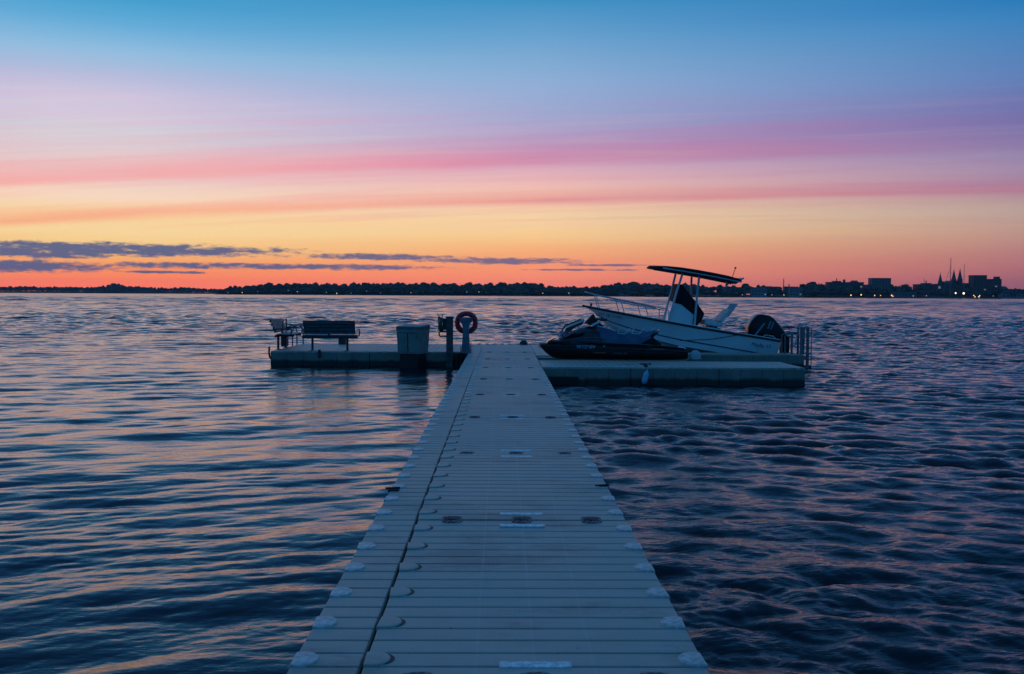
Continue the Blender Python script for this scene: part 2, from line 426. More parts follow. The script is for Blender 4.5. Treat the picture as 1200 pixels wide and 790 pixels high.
def shade_crescent_mesh(mb):
    """flat black crescent painting the shadow at the inboard end of a seam connector"""
    pts = [(-.5 + i / 10, ) for i in range(11)]
    a_ = [(0.026 + 0.084 * math.cos(R(t)), 0.078 * math.sin(R(t))) for t in range(-50, 51, 10)]
    b_ = [(0.026 + 0.104 * math.cos(R(t)), 0.086 * math.sin(R(t))) for t in range(-50, 51, 10)]
    n = len(a_)
    mb.add([(x, y, .0015) for x, y in a_] + [(x, y, .0015) for x, y in b_], [(i, i + n, i + n + 1, i + 1) for i in range(n - 1)])

pier = thing('floating_pier', 'long grey ribbed plastic floating walkway running straight out over the lake', 'pier', (0, 0, 0))
first = True
proto_caps = {}
far_caps = MB()
rng = random.Random(3)
START = [-1.91 + 3.05 * i for i in range(11)]
sec_mesh = None; side_mesh = None
def cap_rows(y0):
    for k in range(6): yield y0 + 0.254 + 0.508 * k
grit_proto = pocket_proto = None
for i, y0 in enumerate(START):
    mb = MB(); float_section(mb, PX0, PX1, 0, 3.044, 0)
    zz = rng.uniform(-0.003, 0.003)
    if sec_mesh is None:
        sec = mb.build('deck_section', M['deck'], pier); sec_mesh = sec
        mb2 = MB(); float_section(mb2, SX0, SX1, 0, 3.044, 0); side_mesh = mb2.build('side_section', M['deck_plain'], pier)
        side = side_mesh
    else:
        sec = copy_child(sec_mesh, pier); side = copy_child(side_mesh, pier)
    sec.location = (rng.uniform(-.003, .003), y0, DECK + zz); side.location = (rng.uniform(-.003, .003), y0, DECK + zz - 0.002 + rng.uniform(-.003, .003))
    sec.rotation_euler = (R(rng.uniform(-.06, .06)), R(rng.uniform(-.12, .12)), R(rng.uniform(-.05, .05)))
    side.rotation_euler = (R(rng.uniform(-.06, .06)), R(rng.uniform(-.15, .15)), 0)
    for key, par, ex, sg in (('L', side, SX0, 1), ('S', sec, PX0, 1), ('R', sec, PX1, -1)):
        for k in range(6):
            yy = 0.254 + 0.508 * k
            if 1 <= i <= 5:
                if key not in proto_caps:
                    c = MB(); cap_mesh(c, sg)
                    if key == 'S': c.cur = 1; shade_crescent_mesh(c)  # flat dark crescent drawn as the shadow beside each seam cap
                    o = c.build('connector_cap', [M['deck_plain' if key == 'S' else 'cap'], M['rubber']], par); proto_caps[key] = o
                else: o = copy_child(proto_caps[key], par)
                o.location = (ex + sg * 0.003, yy, 0.0)
                o.rotation_euler = (0, 0, R(rng.uniform(-4, 4)))
            elif i > 5:
                c = MB(); cap_mesh(c, sg); far_caps.add([(x + ex + sg * .003, y + y0 + yy, z + DECK) for x, y, z in c.v], c.f)
    # anti-slip strips and coupler pockets at the joint with the next section
    if i >= 1:
        for q in (-0.19, 0.19):
            if grit_proto is None:
                g = MB(); g.box(-0.16, 0.16, -0.034, 0.034, -0.004, 0.003, 0.001); grit_proto = g.build('grip_strip', M['grit'], sec); gg = grit_proto
            else: gg = copy_child(grit_proto, sec)
            gg.location = (PC, q, 0.001)
        for ox in (-0.508, 0, 0.508):
            if pocket_proto is None:
                g = MB()
                ring = lambda a, b, z: [(a * math.copysign(abs(math.cos(t)) ** 0.55, math.cos(t)), b * math.copysign(abs(math.sin(t)) ** 0.55, math.sin(t)), z) for t in [2 * math.pi * k / 24 for k in range(24)]]
                g.loft([ring(0.076, 0.10, -0.01), ring(0.074, 0.098, 0.0025), ring(0.066, 0.088, 0.0025), ring(0.060, 0.080, 0.001)], caps=True)
                pocket_proto = g.build('coupler_pocket', M['pocket'], sec); pk = pocket_proto
                h = MB(); h.lathe([(0.036, 0.0), (0.036, 0.005), (0.024, 0.008), (0.012, 0.006)], 14)
                for s_ in (-1, 1): h.box(s_ * 0.046 - 0.008, s_ * 0.046 + 0.008, -0.05, 0.05, 0, 0.0055, 0.001)
                bolt = h.build('coupler_bolt', M['rust'], pk); bolt_proto = bolt; bolt.location = (0, 0, 0.001)
            else:
                pk = copy_child(pocket_proto, sec); bolt = copy_child(bolt_proto, pk)
            pk.location = (PC + ox, 0.0, 0.001); pk.rotation_euler = (0, 0, R(rng.uniform(-6, 6)))
o = far_caps.build('connector_cap', M['cap'], pier); tag(o, kind='stuff')
mb = MB(); float_section(mb, SX0, PX1, 31.65, 33.17, DECK, 'x')
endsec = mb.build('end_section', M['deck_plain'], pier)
for x in np.arange(SX0 + 0.2, PX1, 0.25):
    mb = MB(); mb.box(x - 0.05, x + 0.05, 33.06, 33.18, DECK - 0.02, DECK + 0.03, 0.008); mb.build('end_lug', M['cap'], pier)
# two small dark cleats at the edges near the viewer
for (x, y) in ((SX0 + 0.03, 8.35), (PX1 - 0.04, 8.5)):
    mb = MB(); mb.box(x - 0.045, x + 0.045, y - 0.05, y + 0.05, DECK - 0.01, DECK + 0.010, 0.004); mb.tube([(x - .07, y, DECK + .012), (x + .05, y + .01, DECK + .016)], .009, 6)
    mb.build('cleat', M['rubber'], pier)
mb = MB(); mb.lathe([(0.0, DECK), (0.14, DECK), (0.13, DECK + 0.08), (0.06, DECK + 0.14), (0.0, DECK + 0.145)], 14, Matrix.Translation((0.72, 32.95, 0)))
mb.build('mooring_knob', M['rubber'], pier)

# left platform
swim = thing('swim_platform', 'square floating platform left of the walkway, carrying benches and a dock box', 'platform')
for y0 in (28.6, 30.12, 31.64):
    for (xa, xb) in ((-6.60, -3.78), (-3.77, -0.95)):
        mb = MB(); float_section(mb, xa, xb, y0, y0 + 1.515, DECK, 'x')
        if y0 < 29: side_ribs(mb, xa, xb, y0, DECK)
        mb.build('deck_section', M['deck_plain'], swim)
mb = MB()
for x in np.arange(-6.4, -1.0, 0.508): mb.box(x - 0.045, x + 0.045, 28.585, 28.70, DECK - 0.04, DECK + 0.012, 0.006)
mb.build('connector_cap', M['cap'], swim)
mb = MB(); mb.tube([(-6.66, 28.72, DECK + 0.12), (-6.67, 28.72, DECK - 0.05), (-6.64, 28.66, DECK - 0.16), (-6.58, 28.58, DECK - 0.22)], 0.028)
mb.build('corner_hook', M['darksteel'], swim)
mb = MB(); mb.box(-5.24, -5.16, 28.54, 28.60, DECK - 0.18, DECK + 0.05, 0.008); mb.build('corner_bracket', M['darksteel'], swim)

# right finger dock, nearest
finger = thing('finger_dock', 'low grey floating finger dock nearest the viewer, in front of the jet ski', 'dock')
for (xa, xb) in ((0.935, 2.95), (2.955, 4.97), (4.975, 6.95)):
    mb = MB(); float_section(mb, xa, xb, 22.8, 24.9, DECK, 'x'); side_ribs(mb, xa, xb, 22.8, DECK)
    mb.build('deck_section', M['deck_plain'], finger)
mb = MB()
for x in np.arange(1.2, 6.9, 0.508): mb.box(x - 0.045, x + 0.045, 22.785, 22.9, DECK - 0.04, DECK + 0.012, 0.006)
mb.build('connector_cap', M['cap'], finger)
cx = px2(757.5, 22.9)
mb = MB(); mb.box(cx - 0.05, cx + 0.05, 22.86, 22.94, DECK - 0.005, DECK + 0.06, 0.01); mb.box(cx - 0.13, cx + 0.13, 22.88, 22.92, DECK + 0.05, DECK + 0.085, 0.012)
mb.build('cleat', M['darksteel'], finger)
mb = MB(); mb.box(0.95, 1.75, 22.765, 22.80, 0.0, 0.20, 0.01); mb.build('dark_cutout', M['rubber'], finger)  # black slab laid on the face as the darkness of a cutout

# port the jet ski rests on, link deck and boat dock
port = thing('watercraft_port', 'grey drive-on float under the jet ski', 'port')
mb = MB(); 
mb.box(0.94, 5.05, 24.92, 25.30, -0.2, DECK - 0.03, 0.03); mb.box(0.94, 5.05, 26.75, 27.10, -0.2, DECK - 0.03, 0.03)
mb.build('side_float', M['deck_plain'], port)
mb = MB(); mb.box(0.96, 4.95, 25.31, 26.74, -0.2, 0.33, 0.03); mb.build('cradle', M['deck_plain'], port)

boatdock = thing('boat_dock', 'grey floating dock around the motorboat with a walkway along its near side', 'dock')
mb = MB(); float_section(mb, 0.935, 4.7, 28.1, 28.86, DECK, 'x'); side_ribs(mb, 0.935, 4.7, 28.1, DECK); mb.build('walkway_section', M['deck_plain'], boatdock)
mb = MB(); float_section(mb, 4.71, 8.53, 28.1, 28.86, DECK, 'x'); side_ribs(mb, 4.71, 8.53, 28.1, DECK); mb.build('walkway_section', M['deck_plain'], boatdock)
mb = MB(); float_section(mb, 0.935, 2.3, 27.12, 28.09, DECK, 'x'); mb.build('link_section', M['deck_plain'], boatdock)
mb = MB(); float_section(mb, 0.935, 2.3, 28.87, 31.64, DECK, 'x'); mb.build('link_section', M['deck_plain'], boatdock)
mb = MB(); float_section(mb, 0.935, 8.53, 31.65, 33.17, DECK, 'x'); mb.build('back_section', M['deck_plain'], boatdock)
mb = MB()
for yb in (29.65, 30.55):
    v = [(2.35, yb - .12, -.2), (8.2, yb - .12, -.25), (8.2, yb - .12, -.12), (2.35, yb - .12, .78)]
    w = [(x, y + .24, z) for x, y, z in v]
    mb.loft([v, w], smooth=False)
mb.build('cradle_bunk', M['deck_plain'], boatdock)

# ------------------------------------------------------------------ motorboat on its sloped cradle
boat = thing('motorboat', 'white centre-console motorboat resting bow-up on the dock with a black T-top', 'boat', (8.05, 30.1, 0.2), (0, R(-9.3), math.pi))
boat.rotation_mode = 'XYZ'
boat.matrix_world = Matrix.Translation((8.05, 30.1, 0.2)) @ Matrix.Rotation(math.pi, 4, 'Z') @ Matrix.Rotation(R(-9.3), 4, 'Y')
BL = 5.78
def interp(t, tab):
    for (a, va), (b, vb) in zip(tab, tab[1:]):
        if t <= b:
            k = (t - a) / (b - a); k = k * k * (3 - 2 * k) * 0.35 + k * 0.65
            return va + (vb - va) * k
    return tab[-1][1]
HB = [(0, .98), (.25, 1.06), (.5, 1.07), (.68, 1.0), (.8, .86), (.9, .60), (.96, .34), (1, .035)]
SH = [(0, .575), (.4, .56), (.7, .58), (1, .615)]
KE = [(0, -.32), (.55, -.32), (.75, -.16), (.88, .04), (.95, .20), (1, .40)]
CHN = [(0, -.08), (.5, -.07), (.75, .05), (.9, .21), (1, .44)]
STR = [(0, .10), (.5, .11), (.75, .18), (.9, .29), (1, .48)]
def hull_pt(t, side, f):
    """f 0 keel .. 1 chine .. 2 sheer"""
    b, s_, k, c = interp(t, HB), interp(t, SH), interp(t, KE), interp(t, CHN)
    cb = b * (0.90 - 0.28 * max(0, t - .5) * 2)
    if f <= 1: y = cb * f; z = k + (c - k) * f ** 2.0
    else:
        g = f - 1; y = cb + (b - cb) * g ** 1.4; z = c + (s_ - c) * g
    hf = (z - k) / max(.05, (s_ - k)) if t > .5 else 1
    x = BL * t - (0.55 * (1 - hf) if t > .5 else 0) * max(0, (t - .5) / .5) ** 2
    return (x, side * y, z)
ts = [0, .06, .12, .2, .3, .4, .5, .58, .66, .73, .79, .84, .88, .92, .95, .975, 1]
fs_ = [0, .35, .65, .85, 1.0, 1.04, 1.2, 1.45, 1.7, 2.0]
mb = MB()
secs = [[hull_pt(t, -1, f) for f in fs_[::-1]] + [hull_pt(t, 1, f) for f in fs_[1:]] for t in ts]
mb.loft(secs, closed_ring=False)
mb.add(secs[0], [tuple(range(len(secs[0])))])
# gunwale cap, liner, floor, foredeck
inn = []
for t in ts:
    x, y, z = hull_pt(t, 1, 2.0); iy = max(.01, y - .16); fl = .12 if t < .66 else (.12 + (t - .66) * 1.45)
    fl = min(fl, z - .02)
    inn.append([(x, -y, z), (x, -(y * .985), z + .03), (x, -iy, z + .03), (x, -iy * .97, fl), (x, iy * .97, fl), (x, iy, z + .03), (x, y * .985, z + .03), (x, y, z)])
mb.loft(inn, closed_ring=False, smooth=False)
mb.build('hull', M['white'], boat)
mb = MB()
for sd in (-1, 1):
    pts = []
    for t in ts: x, y, z = hull_pt(t, sd, 1.97); pts.append((x + (.02 if t == 1 else 0), y + sd * .012, z))
    mb.tube(pts, 0.032, 8)
mb.build('rub_rail', M['rubber'], boat)
mb = MB()
for sd in (-1, 1):
    pts = [hull_pt(t, sd, 1 + max(.03, (interp(t, STR) - interp(t, CHN)) / (interp(t, SH) - interp(t, CHN)))) for t in ts[:-1]]
    mb.tube([(x, y + sd * .004, z) for x, y, z in pts], 0.017, 6)
mb.build('chine_stripe', M['purple'], boat)
# console, cover, seat
mb = MB(); mb.prism([(3.25, .12), (3.22, .9), (3.14, 1.16), (2.95, 1.16), (2.50, .90), (2.46, .12)], -.40, .40, inset=.06); con = mb.build('console', M['white'], boat)
mb = MB(); mb.tube([(2.62, -.43, .55), (2.62, -.43, .8), (3.05, -.43, .8)], .012, 6); mb.build('grab_rail', M['alu'], con)
mb = MB(); mb.prism([(3.17, 1.72), (3.02, 1.73), (2.78, 1.52), (2.42, 1.20), (2.20, .98), (2.26, .74), (2.36, .60), (2.49, .60), (2.49, .90), (2.72, 1.06), (3.0, 1.18), (3.2, 1.22)], -.44, .44, inset=.07)
mb.build('console_cover', M['blackcloth'], boat)
mb = MB(); mb.box(1.62, 2.18, -.46, .46, .66, .82, .05)
mb.box(1.70, 2.05, -.40, .40, .12, .62, .03); seat = mb.build('leaning_seat', M['offwhite'], boat)
mb = MB(); mb.prism([(1.66, .80), (1.78, .84), (1.50, 1.24), (1.38, 1.22)], -.44, .44, inset=.08); mb.build('seat_back', M['offwhite'], seat)
mb = MB()
for y in (-.36, -.12, .12, .36): mb.tube([(1.52, y, 1.0), (1.30, y, 1.43)], .030, 8)
mb.tube([(1.48, -.4, 1.12), (1.48, .4, 1.12)], .015, 6)
mb.build('rod_holders', M['alu'], seat)
mb = MB(); mb.box(1.74, 1.98, -.3, .3, .60, .68, .01); mb.build('seat_bracket', M['rubber'], seat)
# T-top
mb = MB()
rows = [(4.02, 2.085, .02, .55), (3.9, 2.11, .04, .80), (3.6, 2.15, .07, .92), (3.2, 2.18, .10, .96), (2.7, 2.19, .115, .97), (2.2, 2.185, .12, .97), (1.75, 2.17, .11, .95), (1.45, 2.14, .09, .88), (1.38, 2.10, .04, .80)]
secs = []
for x, z, th, w in rows:
    r_ = []
    for y in (-1, -.92, -.6, 0, .6, .92, 1): r_.append((x, y * w, z + .05 * (1 - y * y)))
    for y in (1, .92, .6, 0, -.6, -.92, -1): r_.append((x, y * w, z - th + .02 * (1 - y * y)))
    secs.append(r_)
mb.loft(secs); top = mb.build('t_top', M['blackcloth'], boat)
for sd in (-1, 1):
    mb = MB(); mb.tube([(3.75, sd * .93, 2.085), (3.2, sd * .985, 2.09), (2.2, sd * .99, 2.085), (1.45, sd * .92, 2.06)], .020, 6); mb.build('trim_tube', M['alu'], top)
legp = {}
for x0, x1 in ((3.24, 3.10), (2.47, 2.60)):
    for sd in (-1, 1):
        mb = MB(); mb.tube([(x0, sd * .47, .14), (x0, sd * .47, .70), (x0 + (x1 - x0) * .6, sd * .49, 1.5), (x1, sd * .60, 2.04)], .033, 8)
        mb.build('t_top_leg', M['tube'], boat)
mb = MB()
for y in (-.5, -.17, .17, .5): mb.tube([(1.50, y, 2.0), (1.27, y, 2.22)], .026, 8)
mb.build('rocket_launcher', M['alu'], top)
mb = MB(); mb.tube([(1.55, .2, 2.15), (1.50, .2, 2.47)], .010, 6); mb.lathe([(.0, 0), (.03, .005), (.03, .05), (0, .055)], 8, Matrix.Translation((1.50, .2, 2.46))); mb.build('antenna', M['darksteel'], top)
mb = MB(); mb.box(1.6, 1.66, -.05, .05, 1.88, 2.04, .01); mb.build('stern_light', M['skiwhite'], top)
# bow rail
mb = MB()
for sd in (-1, 1):
    up = []; lo = []
    for lx, lz in ((5.72, 1.03), (5.5, 1.0), (5.1, .985), (4.6, .97), (4.0, .95), (3.5, .93), (3.36, .88), (3.32, .62)):
        t = min(1, lx / BL); y = max(.10, interp(t, HB) * .90 - .05); up.append((lx, sd * y, lz)); lo.append((lx, sd * (y - .01), lz - .06))
    mb.tube(up, .016, 8); mb.tube(lo[2:6], .011, 6)
    for lx, lz in ((5.48, 1.0), (4.78, .975), (4.08, .955)):
        t = min(1, lx / BL); y = max(.10, interp(t, HB) * .90 - .05)
        mb.tube([(lx, sd * y, lz), (lx - .17, sd * (y * 1.0), .62)], .014, 8)
mb.tube([(5.72, -.10, 1.03), (5.80, 0, 1.035), (5.72, .10, 1.03)], .016, 8)
mb.build('bow_rail', M['alu'], boat)
mb = MB(); mb.lathe([(.0, 0), (.035, 0), (.03, .04), (.035, .08), (0, .10)], 10, Matrix.Translation((5.55, 0, .64))); mb.build('bow_light', M['rubber'], boat)
# outboard, tilted
mot = MB(); mot.prism([(.78, .60), (.80, .80), (.73, 1.00), (.60, 1.20), (.50, 1.255), (.25, 1.26), (.10, 1.20), (-.12, 1.02), (-.36, .80), (-.46, .70), (-.34, .60), (.1, .58), (.5, .56)], -.27, .27, inset=.16)
out = mot.build('outboard_motor', M['black'], boat)
mb = MB(); mb.prism([(-.30, .72), (-.50, .76), (-.56, .35), (-.60, .05), (-.38, .0), (-.30, .35)], -.12, .12, inset=.1); mb.build('motor_leg', M['black'], out)
mb = MB(); mb.prism([(.30, .66), (-.30, .66), (-.16, .36), (-.02, .34), (.10, .5)], -.2, .2, inset=.06); mb.build('motor_bracket', M['rubber'], out)
mb = MB()
mb.prism([(.56, .58), (.62, .58), (.40, 1.0), (.34, 1.0)], .262, .276); mb.prism([(.22, .86), (.26, .86), (.21, 1.10), (.17, 1.10)], .262, .276); mb.prism([(.13, .86), (.17, .86), (.12, 1.08), (.08, 1.08)], .262, .276)
mb.build('motor_stripe', M['motor'], out)
mb = MB(); mb.lathe([(.02, -.05), (.06, -.04), (.06, .04), (.02, .06)], 10, Matrix.Translation((-.60, 0, .02)) @ Matrix.Rotation(R(90), 4, 'Y'))
for k in range(3):
    a = k * 2.094 + .4
    mb.add([(-.63, math.cos(a) * .05, .02 + math.sin(a) * .05), (-.58, math.cos(a + .25) * .19, .02 + math.sin(a + .25) * .19), (-.66, math.cos(a + .7) * .18, .02 + math.sin(a + .7) * .18), (-.66, math.cos(a + .8) * .06, .02 + math.sin(a + .8) * .06)], [(0, 1, 2, 3)])
mb.build('propeller', M['darksteel'], out)
mb = MB(); mb.tube([(.10, .75, .60), (.16, .72, .66), (.4, .72, .66), (.46, .75, .60)], .014, 6); mb.build('stern_cleat', M['alu'], boat)
mb = MB(); mb.tube([(1.3, 1.065, .52), (2.0, 1.03, .28), (2.9, .98, .08)], .008, 6); mb.build('mooring_line', M['rubber'], boat)
# lettering on the near side of the hull (local +y faces the viewer)
t_ = text('hull_number', 'WS 5813 HN', .13, M['purple'], boat, (5.02, .80, .45), (R(83), 0, R(180 - 27)))
t_ = text('maker_lettering', 'Mayfly 17', .15, M['purple'], boat, (.55, 1.045, .33), (R(90), 0, R(180)))

# ------------------------------------------------------------------ jet ski
ski = thing('jet_ski', 'black jet ski with a blue-grey saddle parked on its float beside the walkway', 'jet ski', (4.76, 25.95, 0.36), (0, 0, math.pi))
SL = 3.70                         # local x: 0 stern .. SL bow ; viewer side is local +y
def ring_half(x, prof):          # prof: list of (y,z) from bottom centre up the side to top centre; mirrored
    a = [(x, y, z) for y, z in prof]; b = [(x, -y, z) for y, z in prof[::-1]]
    out = a + b
    return out
mb = MB(); secs = []
for x, hb, zb, zc, zt in ((0, .46, .04, .10, .27), (.3, .52, .03, .10, .31), (1.0, .57, .03, .11, .34), (1.8, .58, .03, .12, .36), (2.5, .55, .04, .14, .39), (3.0, .47, .03, .15, .42), (3.32, .36, .04, .18, .43), (3.48, .27, .10, .24, .44), (3.62, .16, .21, .31, .44), (3.74, .05, .33, .36, .43)):
    secs.append(ring_half(x, [(.0001, zb), (hb * .55, zb + .03), (hb * .92, zc), (hb, zc + .06), (hb * 1.0, zt - .05), (hb * .95, zt), (hb * .6, zt + .015), (.0001, zt + .02)]))
mb.loft(secs); mb.build('hull', M['black'], ski)
mb = MB()
for sd in (-1, 1):
    pts = [(0, .47, .25), (.3, .53, .285), (1.0, .58, .315), (1.8, .59, .335), (2.5, .56, .365), (3.0, .48, .39), (3.35, .35, .40), (3.58, .20, .405), (3.76, .05, .395)]
    mb.tube([(x, sd * y, z) for x, y, z in pts], .026, 8)
mb.build('bumper', M['rubber'], ski)
mb = MB(); secs = []
for x, hb, zl, zt in ((2.05, .30, .34, .86), (2.25, .38, .35, .87), (2.5, .41, .36, .90), (2.7, .42, .38, .86), (2.95, .40, .40, .76), (3.15, .35, .41, .65), (3.35, .27, .42, .54), (3.55, .17, .42, .48), (3.70, .05, .41, .45)):
    secs.append(ring_half(x, [(.0001, zl), (hb, zl + .01), (hb * 1.04, zl + (zt - zl) * .35), (hb * .82, zl + (zt - zl) * .72), (hb * .45, zt - .02), (.0001, zt)]))
mb.loft(secs); hood = mb.build('hood', M['skihood'], ski)
for sd in (-1, 1):
    mb = MB(); mb.loft([[(3.30, sd * .10, .66), (3.30, sd * .34, .60), (3.26, sd * .36, .66), (3.26, sd * .10, .74)], [(2.98, sd * .16, .86), (2.98, sd * .42, .78), (2.92, sd * .44, .86), (2.92, sd * .16, .96)]], smooth=False)
    mb.build('hood_panel', M['seatblue'], hood)
for sd in (-1, 1):
    mb = MB(); mb.loft([[(3.18, sd * .30, .80), (3.18, sd * .50, .76), (3.12, sd * .52, .86), (3.12, sd * .30, .90)], [(2.74, sd * .34, .98), (2.74, sd * .58, .94), (2.66, sd * .58, 1.04), (2.66, sd * .34, 1.10)]], smooth=False)
    mb.tube([(2.9, sd * .30, .88), (2.92, sd * .42, .92)], .03, 6)
    mb.build('mirror', M['skihood'], ski)
mb = MB(); mb.loft([[(3.62, -.20, .44), (3.62, .20, .44), (3.56, .20, .52), (3.56, -.20, .52)], [(3.42, -.30, .56), (3.42, .30, .56), (3.36, .28, .62), (3.36, -.28, .62)]], smooth=False); mb.build('headlight_panel', M['skihood'], hood)
mb = MB(); mb.prism([(2.62, .98), (2.42, 1.20), (2.38, 1.21), (2.30, 1.06), (2.12, .90), (2.3, .86)], -.12, .12, inset=.08); mb.build('steering_column', M['rubber'], ski)
mb = MB()
for sd in (-1, 1): mb.tube([(2.40, 0, 1.10), (2.36, sd * .2, 1.10), (2.22, sd * .36, 1.06), (2.08, sd * .44, 1.08)], [.025, .025, .028, .034], 8)
mb.build('handlebar', M['rubber'], ski)
mb = MB()
for sd in (-1, 1): mb.tube([(2.46, sd * .37, .92), (2.24, sd * .40, 1.03)], .03, 6)
mb.build('grip_guard', M['skiwhite'], ski)
mb = MB(); secs = []
for x, hb, zl, zt in ((.72, .10, .70, .80), (.85, .16, .64, .79), (1.05, .20, .54, .745), (1.18, .22, .47, .73), (1.30, .23, .43, .76), (1.5, .24, .41, .75), (1.68, .245, .40, .76), (1.85, .25, .41, .80), (2.05, .25, .42, .86), (2.20, .24, .44, .90), (2.32, .22, .46, .92)):
    secs.append(ring_half(x, [(.0001, zl), (hb * 1.5, zl), (hb * 1.45, zl + (zt - zl) * .45), (hb * .98, zt - .06), (hb * .7, zt - .005), (.0001, zt + .01)]))
mb.loft(secs); seat = mb.build('saddle', M['seatblue'], ski)
mb = MB()
for x0, w, z0 in ((1.58, .25, .80), (1.22, .26, .80)):
    mb.tube([(x0 + .15, .27, z0 + .06), (x0 + .20, .30, z0 - .08), (x0 + .02, .31, z0 - .09), (x0 - .12, .29, z0 + .06)], .012, 6)
mb.tube([(2.3, .22, .91), (2.0, .245, .84), (1.85, .25, .79)], .012, 6)
mb.tube([(.92, .24, .79), (.82, .20, .86)], .012, 6)
mb.build('seat_piping', M['skiwhite'], seat)
mb = MB(); mb.prism([(.66, .82), (.86, .74), (1.15, .52), (1.25, .36), (.55, .34), (.66, .46), (.86, .62), (.80, .72)], -.26, .26, inset=.06); mb.build('tail_cowl', M['black'], ski)
mb = MB(); mb.loft([ring_half(0.03, [(.0001, .27), (.42, .27), (.40, .33), (.0001, .34)]), ring_half(.62, [(.0001, .30), (.50, .30), (.46, .40), (.0001, .44)]), ring_half(2.1, [(.0001, .33), (.53, .33), (.46, .46), (.0001, .5)]), ring_half(2.9, [(.0001, .38), (.42, .38), (.38, .5), (.0001, .56)])]); mb.build('upper_deck', M['black'], ski)
mb = MB()
mb.prism([(1.16, .43), (.98, .415), (.88, .40), (1.0, .395)], .50, .505); mb.prism([(1.12, .335), (.62, .325), (.62, .345), (.9, .355)], .585, .59)
mb.build('side_accent', M['bronze'], ski)
mb = MB(); mb.prism([(2.45, .225), (2.10, .225), (2.12, .255), (2.40, .255)], .565, .574); mb.build('side_accent', M['orange'], ski)
mb = MB()
for sd in (-1, 1): mb.tube([(3.45, sd * .26, .50), (3.1, sd * .385, .56), (2.75, sd * .43, .60), (2.35, sd * .42, .62), (2.1, sd * .37, .58)], .010, 6)
mb.build('hood_seam', M['steel'], hood)
mb = MB()
for sd in (-1, 1): mb.tube([(.1, sd * .43, .345), (.62, sd * .49, .41), (1.4, sd * .52, .455), (2.1, sd * .52, .475), (2.9, sd * .41, .515), (3.3, sd * .33, .50)], .022, 8)
mb.build('gunwale_edge', M['skihood'], ski)
mb = MB(); mb.tube([(3.70, 0, .40), (3.80, 0, .42), (3.80, 0, .36), (3.72, 0, .34)], .012, 6); mb.build('tow_eye', M['steel'], ski)
t_ = text('registration_number', 'WS 7127 NEW', .15, M['decal'], ski, (2.62, .585, .385), (R(90), 0, R(180 - 7)), .006); t_.scale = (.50, .8, 1)
text('registration_decal', 'V', .09, M['decal'], ski, (2.16, .588, .40), (R(90), 0, R(180)), .004)
text('model_lettering', 'LIMITED 300', .07, M['steel'], ski, (1.75, .585, .22), (R(90), 0, R(180)), .004)
mb = MB(); mb.box(.02, .14, -.3, .3, .30, .37, .02); mb.build('boarding_step', M['skiwhite'], ski)

o = thing('float_drum', 'pale round-topped float at the stern end of the jet ski', 'float', (4.96, 25.55, 0.30))
mb = MB(); mb.lathe([(.0, -.05), (.13, -.05), (.145, .02), (.14, .22), (.11, .32), (.05, .36), (0, .365)], 20); mb.build('drum_body', M['pale'], o)
mb = MB(); mb.lathe([(.147, .10), (.152, .11), (.152, .14), (.147, .15)], 20); mb.build('drum_band', M['steel'], o)

# ------------------------------------------------------------------ benches on the left platform
def bench_parts(root):
    """local: sits along x, back edge towards -y"""
    mb = MB()
    for k in range(4):
        z = .49 + k * .098; y = -.04 - k * .045
        mb.box(-.74, .74, y - .014, y + .014, z, z + .099, .004)
    back = mb.build('backrest', M['slat'], root)
    mb = MB()
    for k in range(4):
        z = .49 + k * .098; y = -.04 - k * .045
        mb.box(-.72, .72, y + .015, y + .035, z + .006, z + .090, .004)
    mb.build('front_board', M['slatgrey'], back)
    mb = MB()
    for k in range(4): mb.box(-.76, .76, .02 + k * .125, .02 + k * .125 + .115, .435, .465, .006)
    mb.build('seat', M['slatgrey'], root)
    for sd in (-1, 1):
        mb = MB(); mb.box(sd * .50 - .03, sd * .50 + .03, -.02, .04, 0, .40, .006); mb.box(sd * .50 - .09, sd * .50 + .09, -.06, .10, 0, .012, .003); mb.build('leg', M['darksteel'], root)
    mb = MB(); mb.box(-.80, .80, -.03, .03, .36, .435, .008)
    for sd in (-1, 1):
        mb.box(sd * .5 - .025, sd * .5 + .025, -.02, .48, .37, .43, .006)
        mb.prism([(-.03, .40), (-.20, .88), (-.16, .88), (.02, .42)], 0, .03)
    n = len(mb.v)
    mb.build('seat_frame', M['darksteel'], root)
    for sd in (-1, 1):
        mb = MB(); x = sd * .78
        mb.tube([(x, .44, .42), (x, .46, .58), (x, .40, .62), (x, -.05, .60)], .018, 8); mb.build('armrest', M['darksteel'], root)
b1 = thing('bench', 'dark slatted bench seen from behind on the near edge of the left platform', 'bench', (px2(387, 28.75), 28.72, DECK), (0, 0, 0), 'benches on the left platform')
bench_parts(b1)
b2 = thing('bench', 'slatted bench at the outer end of the left platform, turned sideways to the viewer', 'bench', (-6.60, 30.05, DECK), (0, 0, R(-90)), 'benches on the left platform')
for ch in list(b1.children):
    c2 = copy_child(ch, b2)
    for g2 in list(ch.children): copy_child(g2, c2)
st = thing('rod_stand', 'small dark stand with two upright rods behind the sideways bench', 'stand', (px2(334, 31.3), 31.3, DECK))
mb = MB(); mb.box(-.10, .10, -.1, .1, 0, .44, .01); mb.build('pedestal', M['darksteel'], st)
mb = MB(); mb.prism([(-.16, .46), (.20, .52), (.20, .58), (-.18, .56)], -.15, .15); mb.build('tray', M['darksteel'], st)
for x in (-.10, .05):
    mb = MB(); mb.tube([(x, 0, .5), (x, 0, .86)], .024, 8); mb.tube([(x - .07, 0, .80), (x, 0, .85)], .014, 6); mb.build('upright_rod', M['darksteel'], st)
lad = thing('swim_ladder', 'swim ladder with two arched handrails at the far corner of the left platform', 'ladder', (-6.6, 32.3, DECK))
